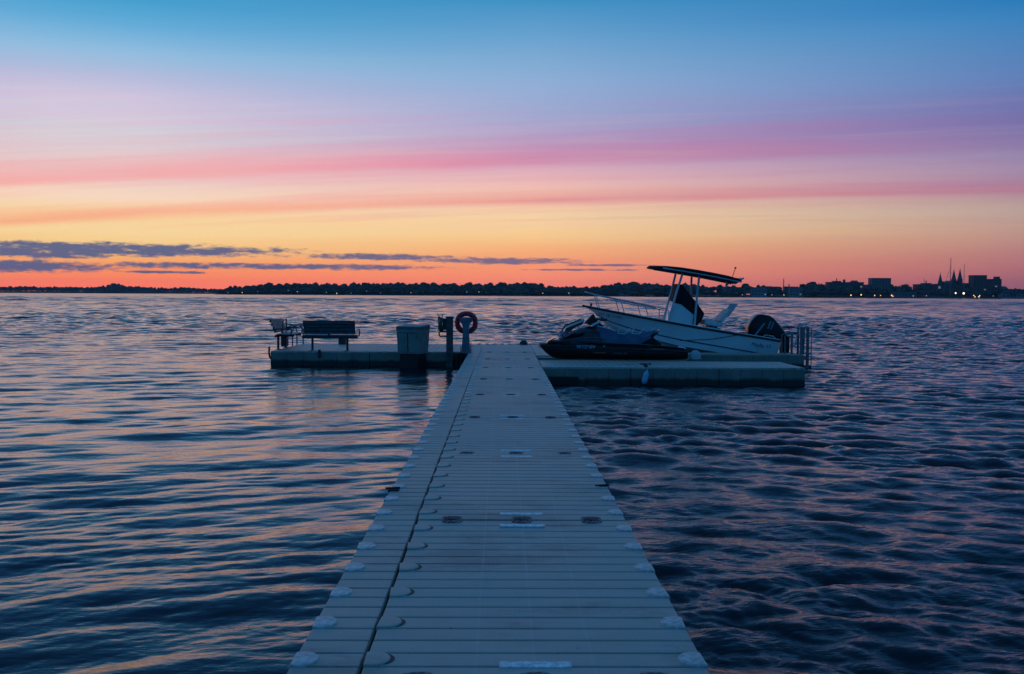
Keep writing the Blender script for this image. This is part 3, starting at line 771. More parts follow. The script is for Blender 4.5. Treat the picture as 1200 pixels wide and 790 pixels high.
for dy in (-.25, .25):
    mb = MB(); mb.tube([(.10 + dy * .2, dy, 0), (.10 + dy * .2, dy, .44), (.05 + dy * .2, dy, .58), (-.07 + dy * .2, dy, .63), (-.20 + dy * .2, dy, .56), (-.25 + dy * .2, dy, .40), (-.25 + dy * .2, dy, -.7)], .022, 8); mb.build('handrail', M['steel'], lad)
for z in (-.1, -.35, -.6):
    mb = MB(); mb.box(-.29, -.21, -.25, .25, z - .015, z + .015, .004); mb.build('rung', M['steel'], lad)
o = thing('step_box', 'small dark box on the far edge of the platform behind the bench', 'box', (px2(401, 32.6), 32.7, DECK))
mb = MB(); mb.box(-.12, .12, -.12, .12, 0, .2, .012); mb.build('box_body', M['darksteel'], o)
mb = MB(); mb.box(-.13, .13, -.13, .13, .2, .235, .008); mb.build('box_lid', M['box'], o)

# ------------------------------------------------------------------ dock box
bx = thing('dock_box', 'blue-grey storage box with a slanted lid on the front of the left platform', 'storage box', (px2(484, 28.2), 28.22, DECK - .03), (0, 0, R(-24)))
def frustum(mb, w0, d0, w1, d1, z0, z1, off=0):
    secs = []
    for w, d, z in ((w0 - .02, d0 - .02, z0), (w0, d0, z0 + .01), (w1, d1, z1)):
        secs.append([(-w, -d, z), (w, -d, z), (w, d, z), (-w, d, z)])
    mb.loft(secs, smooth=False)
mb = MB(); frustum(mb, .325, .285, .358, .312, 0, .68); body = mb.build('box_body', M['box'], bx)
mb = MB()
for xa, xb in ((-.27, -.02), (.02, .27)):
    mb.add([(xa, -.286, .05), (xb, -.286, .05), (xb * 1.04, -.316, .56), (xa * 1.04, -.316, .56), (xa + .02, -.298, .06), (xb - .02, -.298, .06), (xb * 1.04 - .02, -.326, .55), (xa * 1.04 + .02, -.326, .55)],
           [(4, 5, 6, 7), (0, 1, 5, 4), (1, 2, 6, 5), (2, 3, 7, 6), (3, 0, 4, 7)])
mb.build('front_panel', M['box'], body)
mb = MB()
for xa, xb, za, zb in ((-.012, .012, .03, .60), (-.30, -.03, .585, .60), (.03, .30, .585, .60)):
    mb.add([(xa, -.290 - za * .042, za), (xb, -.290 - za * .042, za), (xb, -.290 - zb * .042, zb), (xa, -.290 - zb * .042, zb)], [(0, 1, 2, 3)])
mb.build('door_gap', M['rubber'], body)
mb = MB(); mb.loft([[(-.364, -.314, .68), (.364, -.314, .68), (.364, .314, .68), (-.364, .314, .68)], [(-.370, -.32, .76), (.370, -.32, .76), (.370, .32, .79), (-.370, .32, .79)], [(-.34, -.29, .775), (.34, -.29, .775), (.34, .29, .815), (-.34, .29, .815)]], smooth=False)
mb.build('box_lid', M['boxlid'], bx)
mb = MB(); mb.box(-.29, .29, -.25, .25, -.75, -.005, .02); mb.build('base_float', M['rubber'], bx)

# ------------------------------------------------------------------ utility post, hose, life ring
up = thing('utility_post', 'dark square post standing at the platform front beside the walkway', 'post', (px2(527, 28.5), 28.50, 0))
mb = MB(); mb.box(-.095, .095, -.09, .07, -.5, 1.40, .012); mb.build('post_shaft', M['wood'], up)
mb = MB(); mb.box(-.11, .11, -.105, .085, 1.395, 1.43, .008); mb.build('post_cap', M['darksteel'], up)
mb = MB(); mb.tube([(-.09, -.02, 1.0), (-.28, -.02, 1.0), (-.30, -.02, .97), (-.30, -.02, .90), (-.27, -.02, .87), (-.09, -.02, .87)], .022, 8); mb.build('hook', M['darksteel'], up)
mb = MB(); mb.box(-.20, -.09, -.07, .03, 1.05, 1.38, .02); mb.build('reel_bracket', M['darksteel'], up)
hs = thing('hose_reel', 'dark green garden hose coiled on the side of the square post', 'hose', (px2(516.5, 28.46), 28.46, 1.24))
mb = MB()
for k in range(5):
    pts = [(-.05 + .022 * k + .02 * math.sin(a * 2 + k), .11 * math.cos(a), .19 * math.sin(a) - .01 * k) for a in [2 * math.pi * i / 20 for i in range(20)]]
    mb.tube(pts, .016, 6, closed=True)
mb.build('hose_coil', M['hose'], hs)
mb = MB(); mb.tube([(-.02, 0, .15), (-.08, 0, .24), (-.10, 0, .27)], .012, 6); mb.tube([(.04, 0, .17), (.05, 0, .26)], .012, 6); mb.tube([(-.05, .0, -.15), (-.03, 0, -.2)], .016, 6); mb.build('hose_nozzle', M['darksteel'], hs)
bp = thing('corner_shadow_bumper', 'black bumper rolls standing for the dark shadow in the corner between platform and walkway', 'bumper', (-1.14, 28.42, .20))
mb = MB()  # black rolls and plate fill in the shadow where platform joins walkway
for k in range(3): mb.tube([(-.13 + .13 * k, -.04, -.35), (-.13 + .13 * k, -.04, .17 + .05 * (k % 2))], .075, 10)
mb.build('shadow_roll', M['rubber'], bp)
mb = MB(); mb.box(-.2, .2, .03, .12, -.3, .2, .01); mb.build('shadow_plate', M['darksteel'], bp)

lp = thing('ring_post', 'blue-grey post with a flared top at the walkway edge, holding the life ring', 'post', (px2(546, 28.1), 28.1, DECK))
mb = MB(); mb.loft([[(-w, -d, z), (w, -d, z), (w, d, z), (-w, d, z)] for w, d, z in ((.13, .12, 0), (.12, .11, .02), (.085, .08, .6), (.08, .075, .72), (.12, .08, .82), (.185, .09, .90), (.19, .09, .97), (.18, .08, .99))], smooth=False); mb.build('post_shaft', M['postblue'], lp)
mb = MB(); mb.box(.13, .15, -.1, .1, 0, .3, .004); mb.box(-.15, -.13, -.1, .1, 0, .2, .004); mb.build('base_bracket', M['darksteel'], lp)
lr = thing('life_ring', 'red life ring hung on the flared post', 'life ring', (px2(546.5, 28.25), 28.245, 1.265), (R(90), 0, 0))
N = 48; pr = []
def ring_part(a0, a1, r, name, m, tube_=.062, n=10):
    mb = MB(); k = max(4, int((a1 - a0) / 6.3 * 48))
    mb.tube([(.255 * math.cos(a0 + (a1 - a0) * i / k), .255 * math.sin(a0 + (a1 - a0) * i / k), 0) for i in range(k + 1)], tube_, n); return mb.build(name, m, lr)
mb = MB(); mb.tube([(.255 * math.cos(2 * math.pi * i / 48), .255 * math.sin(2 * math.pi * i / 48), 0) for i in range(48)], .070, 12, closed=True); mb.build('ring_body', M['red'], lr)
for q in range(4):
    ring_part(q * math.pi / 2 + math.pi / 4 - .1, q * math.pi / 2 + math.pi / 4 + .1, .255, 'ring_band', M['red'], .074)
mb = MB(); mb.tube([((.325 + .012 * math.cos(4 * a + math.pi)) * math.cos(a), (.325 + .012 * math.cos(4 * a + math.pi)) * math.sin(a), .0) for a in [2 * math.pi * i / 48 for i in range(48)]], .007, 6, closed=True); mb.build('grab_rope', M['rope'], lr)

fx = px2(756.5, 22.72)
fd = thing('fender', 'pale blue boat fender hanging against the front of the near finger dock', 'fender', (fx, 22.70, 0.16), (0, R(14), 0))
mb = MB(); mb.lathe([(.012, -.19), (.03, -.185), (.07, -.15), (.085, -.09), (.085, .08), (.07, .14), (.035, .175), (.022, .19), (.022, .22)], 16); mb.v = [(x * .78, y * .78, z * .82 + .03) for x, y, z in mb.v]; mb.build('fender_body', M['fender'], fd)
mb = MB(); mb.tube([(0, 0, .21), (.01, .01, .28), (.0, .14, .345)], .009, 6); mb.build('fender_rope', M['rope'], fd)

# ------------------------------------------------------------------ rails at the outer end of the boat dock
hl = thing('boarding_rail', 'low looped grey handrails on the dock beside the outboard motor', 'handrail', (px2(928, 28.6), 28.5, DECK))
for dx_ in (-.13, .05):
    mb = MB(); mb.tube([(dx_ - .06, 0, 0), (dx_ - .06, 0, .5), (dx_ - .02, 0, .57), (dx_ + .08, 0, .59), (dx_ + .14, 0, .52), (dx_ + .14, 0, 0)], .024, 8); mb.build('rail_loop', M['steel'], hl)
mb = MB(); mb.tube([(-.2, .3, 0), (-.2, .3, .52), (.0, .3, .60), (.26, .3, .60), (.26, .3, 0)], .022, 8); mb.build('rail_loop', M['steel'], hl)
mb = MB()
mb.tube([(.12, -.03, .50), (.15, -.03, .44), (.10, -.03, .36), (.13, -.03, .30), (.08, -.03, .24), (.11, -.03, .16)], .016, 6); mb.build('rope_loop', M['rope'], hl)
bl = thing('boat_ladder', 'tall grey ladder with square rails at the outer corner of the boat dock', 'ladder', (px2(943, 28.3), 28.16, 0))
for x, z1 in ((-.10, 1.20), (.075, 1.20)):
    mb = MB(); mb.box(x - .035, x + .035, -.04, .04, -.5, z1, .01); mb.tube([(x, 0, z1 - .02), (x, .10, z1 + .01), (x, .34, z1 - .02), (x, .38, .42)], .022, 8); mb.build('ladder_rail', M['steel'], bl)
for z in (-.2, .05, .3):
    mb = MB(); mb.box(-.12, .1, -.07, .0, z - .02, z + .02, .005); mb.build('rung', M['steel'], bl)
mb = MB(); mb.tube([(.20, .05, -.4), (.20, .05, 1.16)], .012, 6); mb.tube([(.075, .02, 1.16), (.20, .05, 1.16)], .012, 6); mb.tube([(.075, .02, .45), (.20, .05, .45)], .012, 6); mb.build('side_guide', M['steel'], bl)
mb = MB(); mb.box(-.02, .0, -.03, -.02, .75, 1.05, .004); mb.box(-.02, .0, -.03, -.02, .52, .66, .004); mb.build('reflector', M['skiwhite'], bl)
mb = MB(); mb.box(.02, .22, .05, .3, -.12, .10, .03); mb.build('ladder_foot', M['rubber'], bl)

# ------------------------------------------------------------------ far shore
def PXF(x, D): return px2(x, D)
def prof(tab, x):
    return float(np.interp(x, [a for a, _ in tab], [b for _, b in tab]))
def shore(name, x0, x1, D, tab, depth):
    """low land: tab gives ground height along photo bearing"""
    n = 90; vs = []; fs = []
    xs = np.linspace(x0, x1, n)
    for j, (dd, hh) in enumerate(((-6, -.6), (2, .5), (25, .55), (depth * .5, 1.0), (depth, 1.1), (depth * 1.3, -1))):
        for x in xs:
            k = (D + dd) / D
            h = hh if j in (0, 5) else (.7 if j == 1 else prof(tab, x) * hh)
            wob_ = 10 * math.sin(x * .05) + 6 * math.sin(x * .13 + 1)
            vs.append((PXF(x, D) * (1 + dd / D * .2), D + dd + wob_, h))
    for j in range(5):
        for i in range(n - 1): fs.append((j * n + i, j * n + i + 1, (j + 1) * n + i + 1, (j + 1) * n + i))
    mb = MB(); mb.add(vs, fs, True); o = mb.build(name, M['ground']); tag(o, kind='structure'); return o
DL, DM, DR = 3300.0, 1800.0, 1500.0
shore('far_shore', -500, 330, DL, [(-500, 5), (0, 6), (120, 8), (250, 4), (330, 4)], 160)
shore('wooded_shore', 252, 830, DM, [(252, 1.5), (330, 4), (500, 5), (700, 5), (830, 4)], 120)
shore('town_shore', 760, 1800, DR, [(760, 3), (900, 4), (1000, 6), (1150, 6), (1300, 5), (1800, 5)], 160)

ico = bmesh.new(); bmesh.ops.create_icosphere(ico, subdivisions=2, radius=1.0); ico.verts.index_update()
IV = np.array([v.co[:] for v in ico.verts]); IF = [tuple(v.index for v in f.verts) for f in ico.faces]; ico.free()
nr = np.random.default_rng(5)
def crown(mb, x, y, z, rx, rz, lobes=5, cards=34):
    for _ in range(lobes):
        a = nr.uniform(0, 6.28); rr = nr.uniform(0, .6); s_ = nr.uniform(.42, .72)
        c = np.array([x + rx * rr * math.cos(a), y + rx * rr * math.sin(a), z + rz * nr.uniform(-.5, .55)])
        v = IV * (1 + nr.uniform(-.22, .22, (len(IV), 1)))
        v = v * np.array([rx * s_, rx * s_, rz * s_]) + c
        mb.add(v.tolist(), IF)
    for _ in range(cards):
        d = nr.normal(size=3); d /= np.linalg.norm(d); p = np.array([x, y, z]) + d * np.array([rx, rx, rz]) * nr.uniform(.8, 1.10)
        u = nr.normal(size=3); u /= np.linalg.norm(u); w = np.cross(u, d); q = rx * nr.uniform(.07, .20)
        mb.add([(p + u * q).tolist(), (p + w * q).tolist(), (p - u * q).tolist(), (p - w * q * .6).tolist()], [(0, 1, 2, 3)])
def wood(name, x0, x1, D, tab, spacing, rows, gtab, cards=20):
    """tab: photo bearing -> skyline height in metres"""
    mb = MB(); X0, X1 = PXF(x0, D), PXF(x1, D)
    for r_ in range(rows):
        x = X0
        while x < X1:
            bx_ = 588 + x / D * F; top_ = prof(tab, bx_) * nr.uniform(.86, 1.08) * (1 if r_ else nr.uniform(.6, .95))
            g_ = prof(gtab, bx_); h = max(3.0, top_ - g_); rx = h * nr.uniform(.38, .60)
            yy = D + 14 + r_ * 16 + nr.uniform(-6, 6) + 10 * math.sin(bx_ * .05) + 6 * math.sin(bx_ * .13 + 1)
            crown(mb, x, yy, g_ + h * .50, rx, h * .50, 4, cards)
            crown(mb, x + nr.uniform(-3, 3), yy - 5, g_ + h * .2, rx * 1.25, h * .30, 2, 4)
            if nr.random() < .3: mb.tube([(x, yy, g_ - .5), (x, yy, g_ + h * .5)], h * .03, 5)
            x += spacing * nr.uniform(.6, 1.4)
    o = mb.build(name, M['leaf'], recalc=False); tag(o, kind='stuff'); return o
mpx = lambda D: D / F
# skyline heights (rows of the photo above the waterline) in metres
woodL = [(x, h * mpx(DL)) for x, h in ((-500, 6), (0, 8), (40, 7.5), (90, 7.2), (120, 9), (136, 10.5), (150, 8.5), (185, 7), (220, 7.5), (250, 6), (330, 5))]
wood('far_wood', -420, 330, DL, woodL, 7, 3, [(-500, 5), (120, 8), (330, 4)], 8)
woodM = [(x, h * mpx(DM)) for x, h in ((252, 6), (262, 9), (290, 11.5), (330, 13), (400, 13), (440, 14), (500, 15), (520, 14), (560, 14.5), (600, 15), (625, 16), (640, 13), (690, 11), (705, 12), (730, 15.5), (770, 15), (830, 14))]
wood('lakeside_wood', 254, 830, DM, woodM, 6.0, 3, [(252, 1.5), (330, 4), (830, 4)], 16)
woodR = [(x, h * mpx(DR)) for x, h in ((765, 11), (780, 14), (830, 14), (855, 13), (880, 14.5), (920, 13), (935, 14), (950, 18), (965, 17), (975, 14), (1010, 15), (1050, 14), (1062, 16), (1075, 13), (1100, 11), (1140, 12), (1180, 14), (1200, 13), (1400, 14), (1700, 13))]
wood('town_trees', 765, 1700, DR, woodR, 8.0, 2, [(760, 3), (1000, 6), (1700, 5)], 16)
def tree(label, px, D, rowtop, wpx, back=40):
    X, Y = PXF(px, D + back), D + back; h = rowtop * mpx(D)
    t = thing('tree', label, 'tree', (X, Y, 4)); h -= 4
    mb = MB(); mb.tube([(0, 0, -1), (0, 0, h * .35), (.3, 0, h * .75)], [h * .045, h * .035, h * .012], 7)
    for k in range(4): a = k * 1.6; mb.tube([(0, 0, h * .4), (math.cos(a) * h * .15, math.sin(a) * h * .15, h * .62)], [h * .02, h * .008], 5)
    mb.build('trunk', M['trunk'], t)
    mb = MB(); crown(mb, 0, 0, h * .62, wpx * mpx(D) / 2, h * .40, 9, 120); mb.build('crown', M['leaf'], t, recalc=False)
tree('tall dark tree standing above the low far shore at the left', 136, DL, 12.0, 10)
tree('broad dark tree rising above the roofs at the edge of the town', 953, DR, 18.5, 16)
tree('round tree beside the square tower block in the town', 1062, DR, 17.0, 14)
tree('spreading tree standing highest in the wood beyond the T-top of the boat', 742, DM, 17.0, 20)

def building(name, label, cat, px0, px1, rtop, D, wall, floors, cols, roof='flat', depth=14, base=3.0, lit=0.0, y_off=30, extra=None, group=None):
    x0, x1 = PXF(px0, D + y_off), PXF(px1, D + y_off); top_ = (rtop - 1.2) * mpx(D) + EYE * 0; w = x1 - x0
    t = thing(name, label, cat, ((x0 + x1) / 2, D + y_off, base), group=group); h = top_ - base
    mb = MB(); mb.box(-w / 2, w / 2, 0, depth, -2, h); mb.build('wall', wall, t)
    mb = MB()
    if roof == 'flat': mb.box(-w / 2 - .3, w / 2 + .3, -.3, depth + .3, h + .003, h + .9)
    elif roof == 'gable':
        rh = w * .28 if w < 16 else 4
        mb.loft([[(-w / 2 - .4, -.4, h), (w / 2 + .4, -.4, h), (w / 2 * .9, depth * .5, h + rh), (-w / 2 * .9, depth * .5, h + rh)], [(-w / 2 - .4, depth + .4, h - .01), (w / 2 + .4, depth + .4, h - .01), (w / 2 * .9, depth * .5 + .02, h + rh), (-w / 2 * .9, depth * .5 + .02, h + rh)]], smooth=False)
    elif roof == 'arch':
        secs = []
        for y in (-.3, depth): secs.append([(w / 2 * math.cos(a), y, h + w * .16 * math.sin(a)) for a in [math.pi * i / 16 for i in range(17)]])
        mb.loft(secs, smooth=False)
    mb.build('roof', M['slate'], t)
    fh = h / floors; cw = w / cols; rr = random.Random(int(px0 * 7 + 1))
    for i in range(floors):
        for j in range(cols):
            if fh * i + .8 > h - .5: continue
            m_ = M['litwin'] if rr.random() < lit else M['glass']
            mb = MB(); xa = -w / 2 + cw * j + cw * .2; za = fh * i + fh * .3
            mb.box(xa, xa + cw * .6, -.12, -.02, za, za + fh * .45); mb.build('window', m_, t)
    if extra: extra(t, w, h, depth)
    return t
DBT = DR
def penthouse(t, w, h, d):
    mb = MB(); mb.box(w * .18, w * .45, d * .2, d * .8, h + .9, h + 4.6); mb.build('roof_house', M['brick'], t)
def chimney(t, w, h, d):
    mb = MB(); mb.box(-w * .05, w * .0 + .6, d * .4, d * .5, h, h + 5); mb.build('chimney', M['brick'], t)
building('tower_block', 'pale square tower block standing alone above the far town trees', 'building', 1023, 1045, 24.5, DBT, M['concrete'], 7, 6, 'flat', 18, 4, .03)
building('apartment_building', 'dark brick high-rise with flat roof beside the spires, its taller half', 'building', 1142, 1158, 28.5, DBT, M['brick'], 8, 4, 'flat', 16, 4, .02)
building('apartment_building', 'dark brick high-rise wing with a rooftop house at its outer end', 'building', 1158.5, 1175.5, 24, DBT, M['brick'], 6, 4, 'flat', 15, 4, .02, extra=penthouse)
building('long_hall', 'long low dark hall in front of the church spires', 'building', 1077, 1141, 17.5, DBT, M['brick'], 2, 14, 'flat', 20, 4, .04, 45)
building('school_building', 'wide flat-roofed building with a small chimney left of the tower block', 'building', 972, 1013, 19.5, DBT, M['brick'], 3, 10, 'flat', 18, 5, .03, 40, chimney)
building('office_building', 'low flat office building beside the pale tower block', 'building', 1008, 1023, 16.5, DBT, M['concrete'], 3, 4, 'flat', 14, 4, .05, 32)
building('boathouse', 'pale arched-roof boathouse at the waterside on the far right', 'building', 1177, 1203, 6.5, DBT, M['render'], 1, 6, 'arch', 14, 1.2, .15, 4)
building('house', 'pale house with a gabled roof at the left end of the town', 'house', 845, 858, 10.5, DBT, M['render'], 2, 3, 'gable', 10, 2.5, .0, 6)
building('house', 'pale two-storey house among trees in the middle of the town shore', 'house', 881, 899, 10, DBT, M['render'], 2, 5, 'gable', 10, 2.5, .0, 6)
building('house', 'wide pale waterside house beside the broad dark tree', 'house', 926, 944, 10.5, DBT, M['render'], 2, 5, 'gable', 10, 2.5, .05, 6)
building('house', 'white lakeside house in the wood behind the bow of the boat', 'house', 601, 616, 6.5, DM, M['render'], 2, 4, 'gable', 10, 2, .0, 3)
building('house', 'low white lakeside house in the wood just left of the boat', 'house', 725, 745, 6.0, DM, M['render'], 2, 5, 'gable', 10, 2, .0, 3)
building('warehouse', 'long low warehouse at the waterside below the tower block', 'building', 1046, 1076, 8.5, DBT, M['concrete'], 1, 8, 'flat', 12, 1.5, .12, 5)

rh_ = random.Random(21)
for px_, w_, top_, back_, kind_ in ((858, 9, 11.5, 60, 'gable'), (869, 11, 13.0, 80, 'flat'), (902, 10, 12.0, 60, 'gable'), (911, 7, 14.0, 90, 'flat'), (926, 12, 14.2, 90, 'flat'), (964, 9, 15.0, 70, 'gable'),
                                    (982, 8, 21.5, 95, 'flat'), (1003, 7, 20.8, 90, 'gable'), (1051, 10, 14.5, 70, 'flat'), (1066, 8, 13.0, 60, 'gable'), (1088, 9, 19.2, 80, 'flat'), (1110, 8, 20.0, 85, 'gable'), (1133, 9, 19.5, 80, 'flat'), (1178, 10, 13.5, 70, 'gable'), (1192, 12, 12.0, 60, 'flat')):
    building('house', 'small dark house half hidden among the trees of the far town', 'house', px_ - w_ / 2, px_ + w_ / 2, top_, DBT, M[rh_.choice(['brick', 'concrete', 'brick'])], 3, 3, kind_, 12, 4, .0, back_, chimney if rh_.random() < .4 else None, group='dark roofs among the town trees')
def spire(t, x, y, w, h_tower, h_tip):
    mb = MB(); mb.box(x - w / 2, x + w / 2, y - w / 2, y + w / 2, 0, h_tower)
    o = mb.build('tower', M['brick'], t)
    mb = MB(); mb.loft([[(x + r_ * math.cos(a), y + r_ * math.sin(a), z) for a in [2 * math.pi * i / 8 + .39 for i in range(8)]] for r_, z in ((w * .58, h_tower), (w * .34, h_tower + (h_tip - h_tower) * .4), (.15, h_tip))], smooth=False)
    mb.tube([(x, y, h_tip - 1), (x, y, h_tip + 1.6)], .22, 5); mb.build('spire', M['slate'], o)
D2 = DBT + 90; k2 = D2 / F
ch_ = thing('church', 'dark twin-spired church behind the long hall', 'church', (PXF(1122.5, D2), D2, 4))
sp_ = 3.6 * k2
spire(ch_, -sp_, 0, 6.2, 22 * k2 - 4, 34 * k2 - 4); spire(ch_, sp_, 0, 6.2, 22.5 * k2 - 4, 35 * k2 - 4)
mb = MB(); mb.box(-sp_ + 2, sp_ - 2, 2, 40, 0, 18 * k2 - 4); mb.loft([[(-sp_, 1.5, 18 * k2 - 4), (sp_, 1.5, 18 * k2 - 4), (0, 1.5, 21 * k2 - 4)], [(-sp_, 40, 18 * k2 - 4), (sp_, 40, 18 * k2 - 4), (0, 40, 21 * k2 - 4)]], smooth=False); mb.build('nave', M['brick'], ch_)
c1 = thing('church', 'dark church with a single slender spire left of the twin spires', 'church', (PXF(1103, D2), D2, 4)); spire(c1, 0, 0, 5.5, 19.5 * k2 - 4, 29.5 * k2 - 4)
mb = MB(); mb.box(-4, 4, 3, 30, 0, 17 * k2 - 4); mb.build('nave', M['brick'], c1)

def mast(label, px, rtop, r_, guy=None, cat='mast', D=DBT):
    t = thing('mast', label, cat, (PXF(px, D + 2), D + 2, 1.0)); h = rtop * mpx(D) - 1
    mb = MB(); mb.tube([(0, 0, 0), (0, 0, h)], [r_, r_ * .55], 6); mb.build('pole', M['steel'], t)
    mb = MB(); mb.box(-2.0, 2.0, -.15, .15, h * .62, h * .62 + .3); mb.box(-1.2, 1.2, -.15, .15, h * .82, h * .82 + .25); mb.build('crossbar', M['steel'], t)
    if guy:
        mb = MB(); mb.tube([(0, 0, h * .8), (guy * mpx(D), 0, h * .12)], .22, 4); mb.build('stay', M['steel'], t)
    mb = MB(); mb.box(-1.5, 1.5, -1.5, 1.5, -1.5, .6); mb.build('base', M['concrete'], t)
mast('tallest bare mast with a slanting stay among the spires', 1115, 47.5, .75, -9)
mast('bare mast right of the twin spires, without a stay', 1131, 40.5, .55)
mast('short thin mast above the left end of the long hall', 1084, 24, .45)
mast('stubby mast rising from the trees behind the stern of the boat', 918.5, 22.5, .9)
# distant sailing boat
sb = thing('sailboat', 'tiny pale sailing boat in front of the far shore at the left', 'sailboat', (PXF(47, 2600), 2600, 0))
mb = MB(); secs = []
for x, w, z in ((-5, .9, 1.1), (-2.5, 1.5, 1.0), (1, 1.6, 1.1), (4, .9, 1.3), (6, .05, 1.5)):
    secs.append([(x, -w, z), (x, -w * .6, -.2), (x, w * .6, -.2), (x, w, z)])
mb.loft(secs); mb.build('hull', M['white'], sb)
mb = MB(); mb.tube([(1, 0, 1), (1, 0, 14)], .12, 6); mb.build('mast', M['alu'], sb)
mb = MB(); mb.loft([[(.8, -.05, 2), (-4.5, .25, 2.2), (-1.8, .5, 7)], [(.8, .05, 2), (-4.5, .35, 2.2), (-1.8, .6, 7)]], smooth=False); mb.add([(.85, 0, 2), (-1.8, .5, 7), (.9, 0, 13.5)], [(0, 1, 2)]); mb.build('sail', M['slatgrey'], sb)

# street lamps along the shore
def lamp_proto(name, m, r_):
    pass
lamp_src = {}
def lamp(px, rows_up, D, kind, label, group, r_=0.75):
    hh = max(2.5, rows_up * mpx(D))
    t = thing('street_lamp', label, 'lamp', (PXF(px, D - 4), D - 4, 0), group=group)
    if kind not in lamp_src:
        mb = MB(); mb.tube([(0, .9, 0), (0, .9, 1.0)], .12, 5); p_ = mb.build('lamp_post', M['darksteel'], t)
        mb = MB(); mb.lathe([(.0, -1), (.6, -.8), (1, 0), (.6, .8), (0, 1)], 10); g_ = mb.build('lamp_head', M[kind], t)
        lamp_src[kind] = (p_, g_)
    else:
        p_, g_ = (copy_child(q, t) for q in lamp_src[kind])
    p_.scale = (1, 1, hh + .5); p_.location = (0, 0, -.5)
    g_.scale = (r_ * .8,) * 3; g_.location = (0, 0, hh)
for px, up_, kind, r_ in ((998, 3.2, 'lampwarm', 1.2), (1010, 3.6, 'lampwarm', 1.3), (1026, 3.0, 'lampwarm', 1.0), (1046, 3.2, 'lampwarm', 1.3), (1047.5, 2.2, 'lampwarm', .9), (1071.5, 2.6, 'lampcool', 1.0), (1033, 3, 'lampwarm', .8), (1143, 3.6, 'lampwarm', 1.0), (1144.5, 1.6, 'lampwarm', 1.0), (1150, 3.4, 'lampwarm', 1.0), (1149, 1.6, 'lampwarm', 1.1), (897, 3.5, 'lampcool', 1.0), (870, 3, 'lampcool', .9), (905, 3, 'lampcool', .8), (919, 3, 'lampwarm', .7), (1087, 3, 'lampcool', .9), (1166, 3, 'lampcool', .8)):
    lamp(px, up_, DR, kind, 'small glowing street lamp along the waterside of the far town', 'lamps along the town waterside', r_)
lamp(1121.5, 6.2, DR, 'lampwhite', 'bright white waterside floodlight below the left twin spire', None, 1.5)
lamp(1131, 6.0, DR, 'lampwhite', 'brightest white waterside floodlight, right of the twin spires', None, 2.0)
for px in (268, 283, 303, 320, 337, 350, 382, 395, 413, 429, 446, 482, 545, 562, 592, 634, 665, 771):
    lamp(px + nr.uniform(-2, 2), nr.uniform(2, 5), DM, 'lampcool' if nr.random() < .55 else 'lampwarm', 'faint lamp at the foot of the dark lakeside wood', 'lamps along the wooded shore', .55 + .35 * nr.random())

